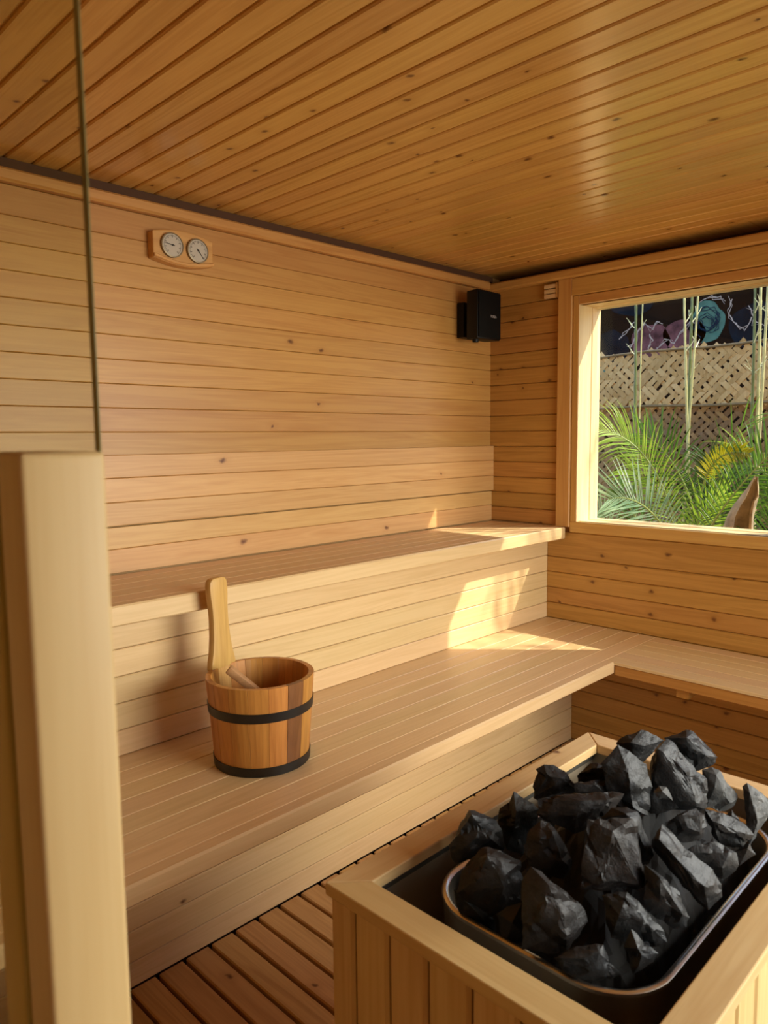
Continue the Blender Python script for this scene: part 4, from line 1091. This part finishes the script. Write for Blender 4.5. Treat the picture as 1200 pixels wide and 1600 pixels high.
frond(pm, (4.1, 1.605, 0.576), (4.1, 1.586, 0.864), (4.1, 1.636, 1.021), 0.18, M['frond_dark'], n=22,seed=17,droop=0.5)
pm = empty('garden_palm', (3.7, 1.175, -0.12), label='palm with long drooping green leaflets at the right of the window view', cat='palm', group='palms outside the window')
G().tube([(3.7, 1.175, -0.12), (3.7, 1.175, 0.634)], [0.05, 0.03], 10).build('trunk', M['husk'], pm, smooth=True)
frond(pm, (3.5, 1.386, 0.709), (3.5, 1.263, 1.005), (3.6, 1.053, 1.247), 0.2, M['frond_green'], face=(-1,-0.3,0.6),n=26,seed=10,droop=0.7,width=0.013,a0=75,a1=45)
frond(pm, (3.9, 1.053, 0.664), (3.9, 1.121, 1.173), (3.8, 1.316, 1.133), 0.17, M['frond_green'], face=(-1,-0.3,0.6),n=24,seed=11,droop=0.8,a0=75,a1=45)
frond(pm, (3.6, 1.103, 0.667), (3.6, 1.111, 0.874), (3.6, 1.035, 0.995), 0.18, M['frond_green'], n=18,seed=12,droop=0.4)
frond(pm, (4.05, 1.109, 0.671), (4.0, 1.284, 1.346), (3.9, 1.416, 1.219), 0.13, M['frond_yellow'], n=8,seed=13,width=0.008,a0=30)
frond(pm, (3.9, 1.333, 0.632), (3.9, 1.31, 0.864), (3.9, 1.256, 1.044), 0.2, M['frond_dark'], n=22,seed=18,droop=0.5)
# dead curled palm husk: an open, curled sheath with torn edges
hs = empty('palm_husk', (3.45, 1.177, -0.12), label='dry brown curled palm husk standing in front of the right palm', cat='husk')
cl = [((3.45, 1.171, 0.473), 0.061), ((3.45, 1.184, 0.707), 0.077), ((3.45, 1.182, 0.795), 0.075), ((3.45, 1.176, 0.86), 0.07), ((3.45, 1.167, 0.912), 0.062), ((3.45, 1.152, 0.962), 0.052), ((3.45, 1.135, 1.009), 0.04), ((3.45, 1.118, 1.052), 0.025), ((3.45, 1.109, 1.092), 0.01)]
cl.insert(0, ((cl[0][0][0], cl[0][0][1], -0.12), 0.04))
g = G(); K = 13
for (c, w) in cl:
    for rr in (1.0, 0.82):
        for j in range(K):
            a = math.radians(-140 + 280 * j / (K - 1)) + math.radians(35)
            tear = 0.05 * noise.noise((c[2] * 9, j * 0.6, 2.0)) if c[2] > 0.7 else 0.0
            q = Vector((c[0] + w * rr * math.cos(a), c[1] + w * rr * math.sin(a) * 0.9, c[2] + tear * (1.5 if j in (0, 1, K - 1, K - 2) else 0.5)))
            q += noise.noise_vector(q * 30) * 0.006
            g.v.append(tuple(q))
S = 2 * K
for i in range(len(cl) - 1):
    for j in range(K - 1):
        g.f += [(i * S + j, i * S + j + 1, (i + 1) * S + j + 1, (i + 1) * S + j), (i * S + K + j, (i + 1) * S + K + j, (i + 1) * S + K + j + 1, i * S + K + j + 1)]
    for j in (0, K - 1):
        g.f.append((i * S + j, (i + 1) * S + j, (i + 1) * S + K + j, i * S + K + j))
e = (len(cl) - 1) * S
g.f += [tuple(range(K)) + tuple(range(2 * K - 1, K - 1, -1)), tuple(e + j for j in range(K)) + tuple(e + j for j in range(2 * K - 1, K - 1, -1))]
g.build('husk', M['husk'], hs, smooth=True)
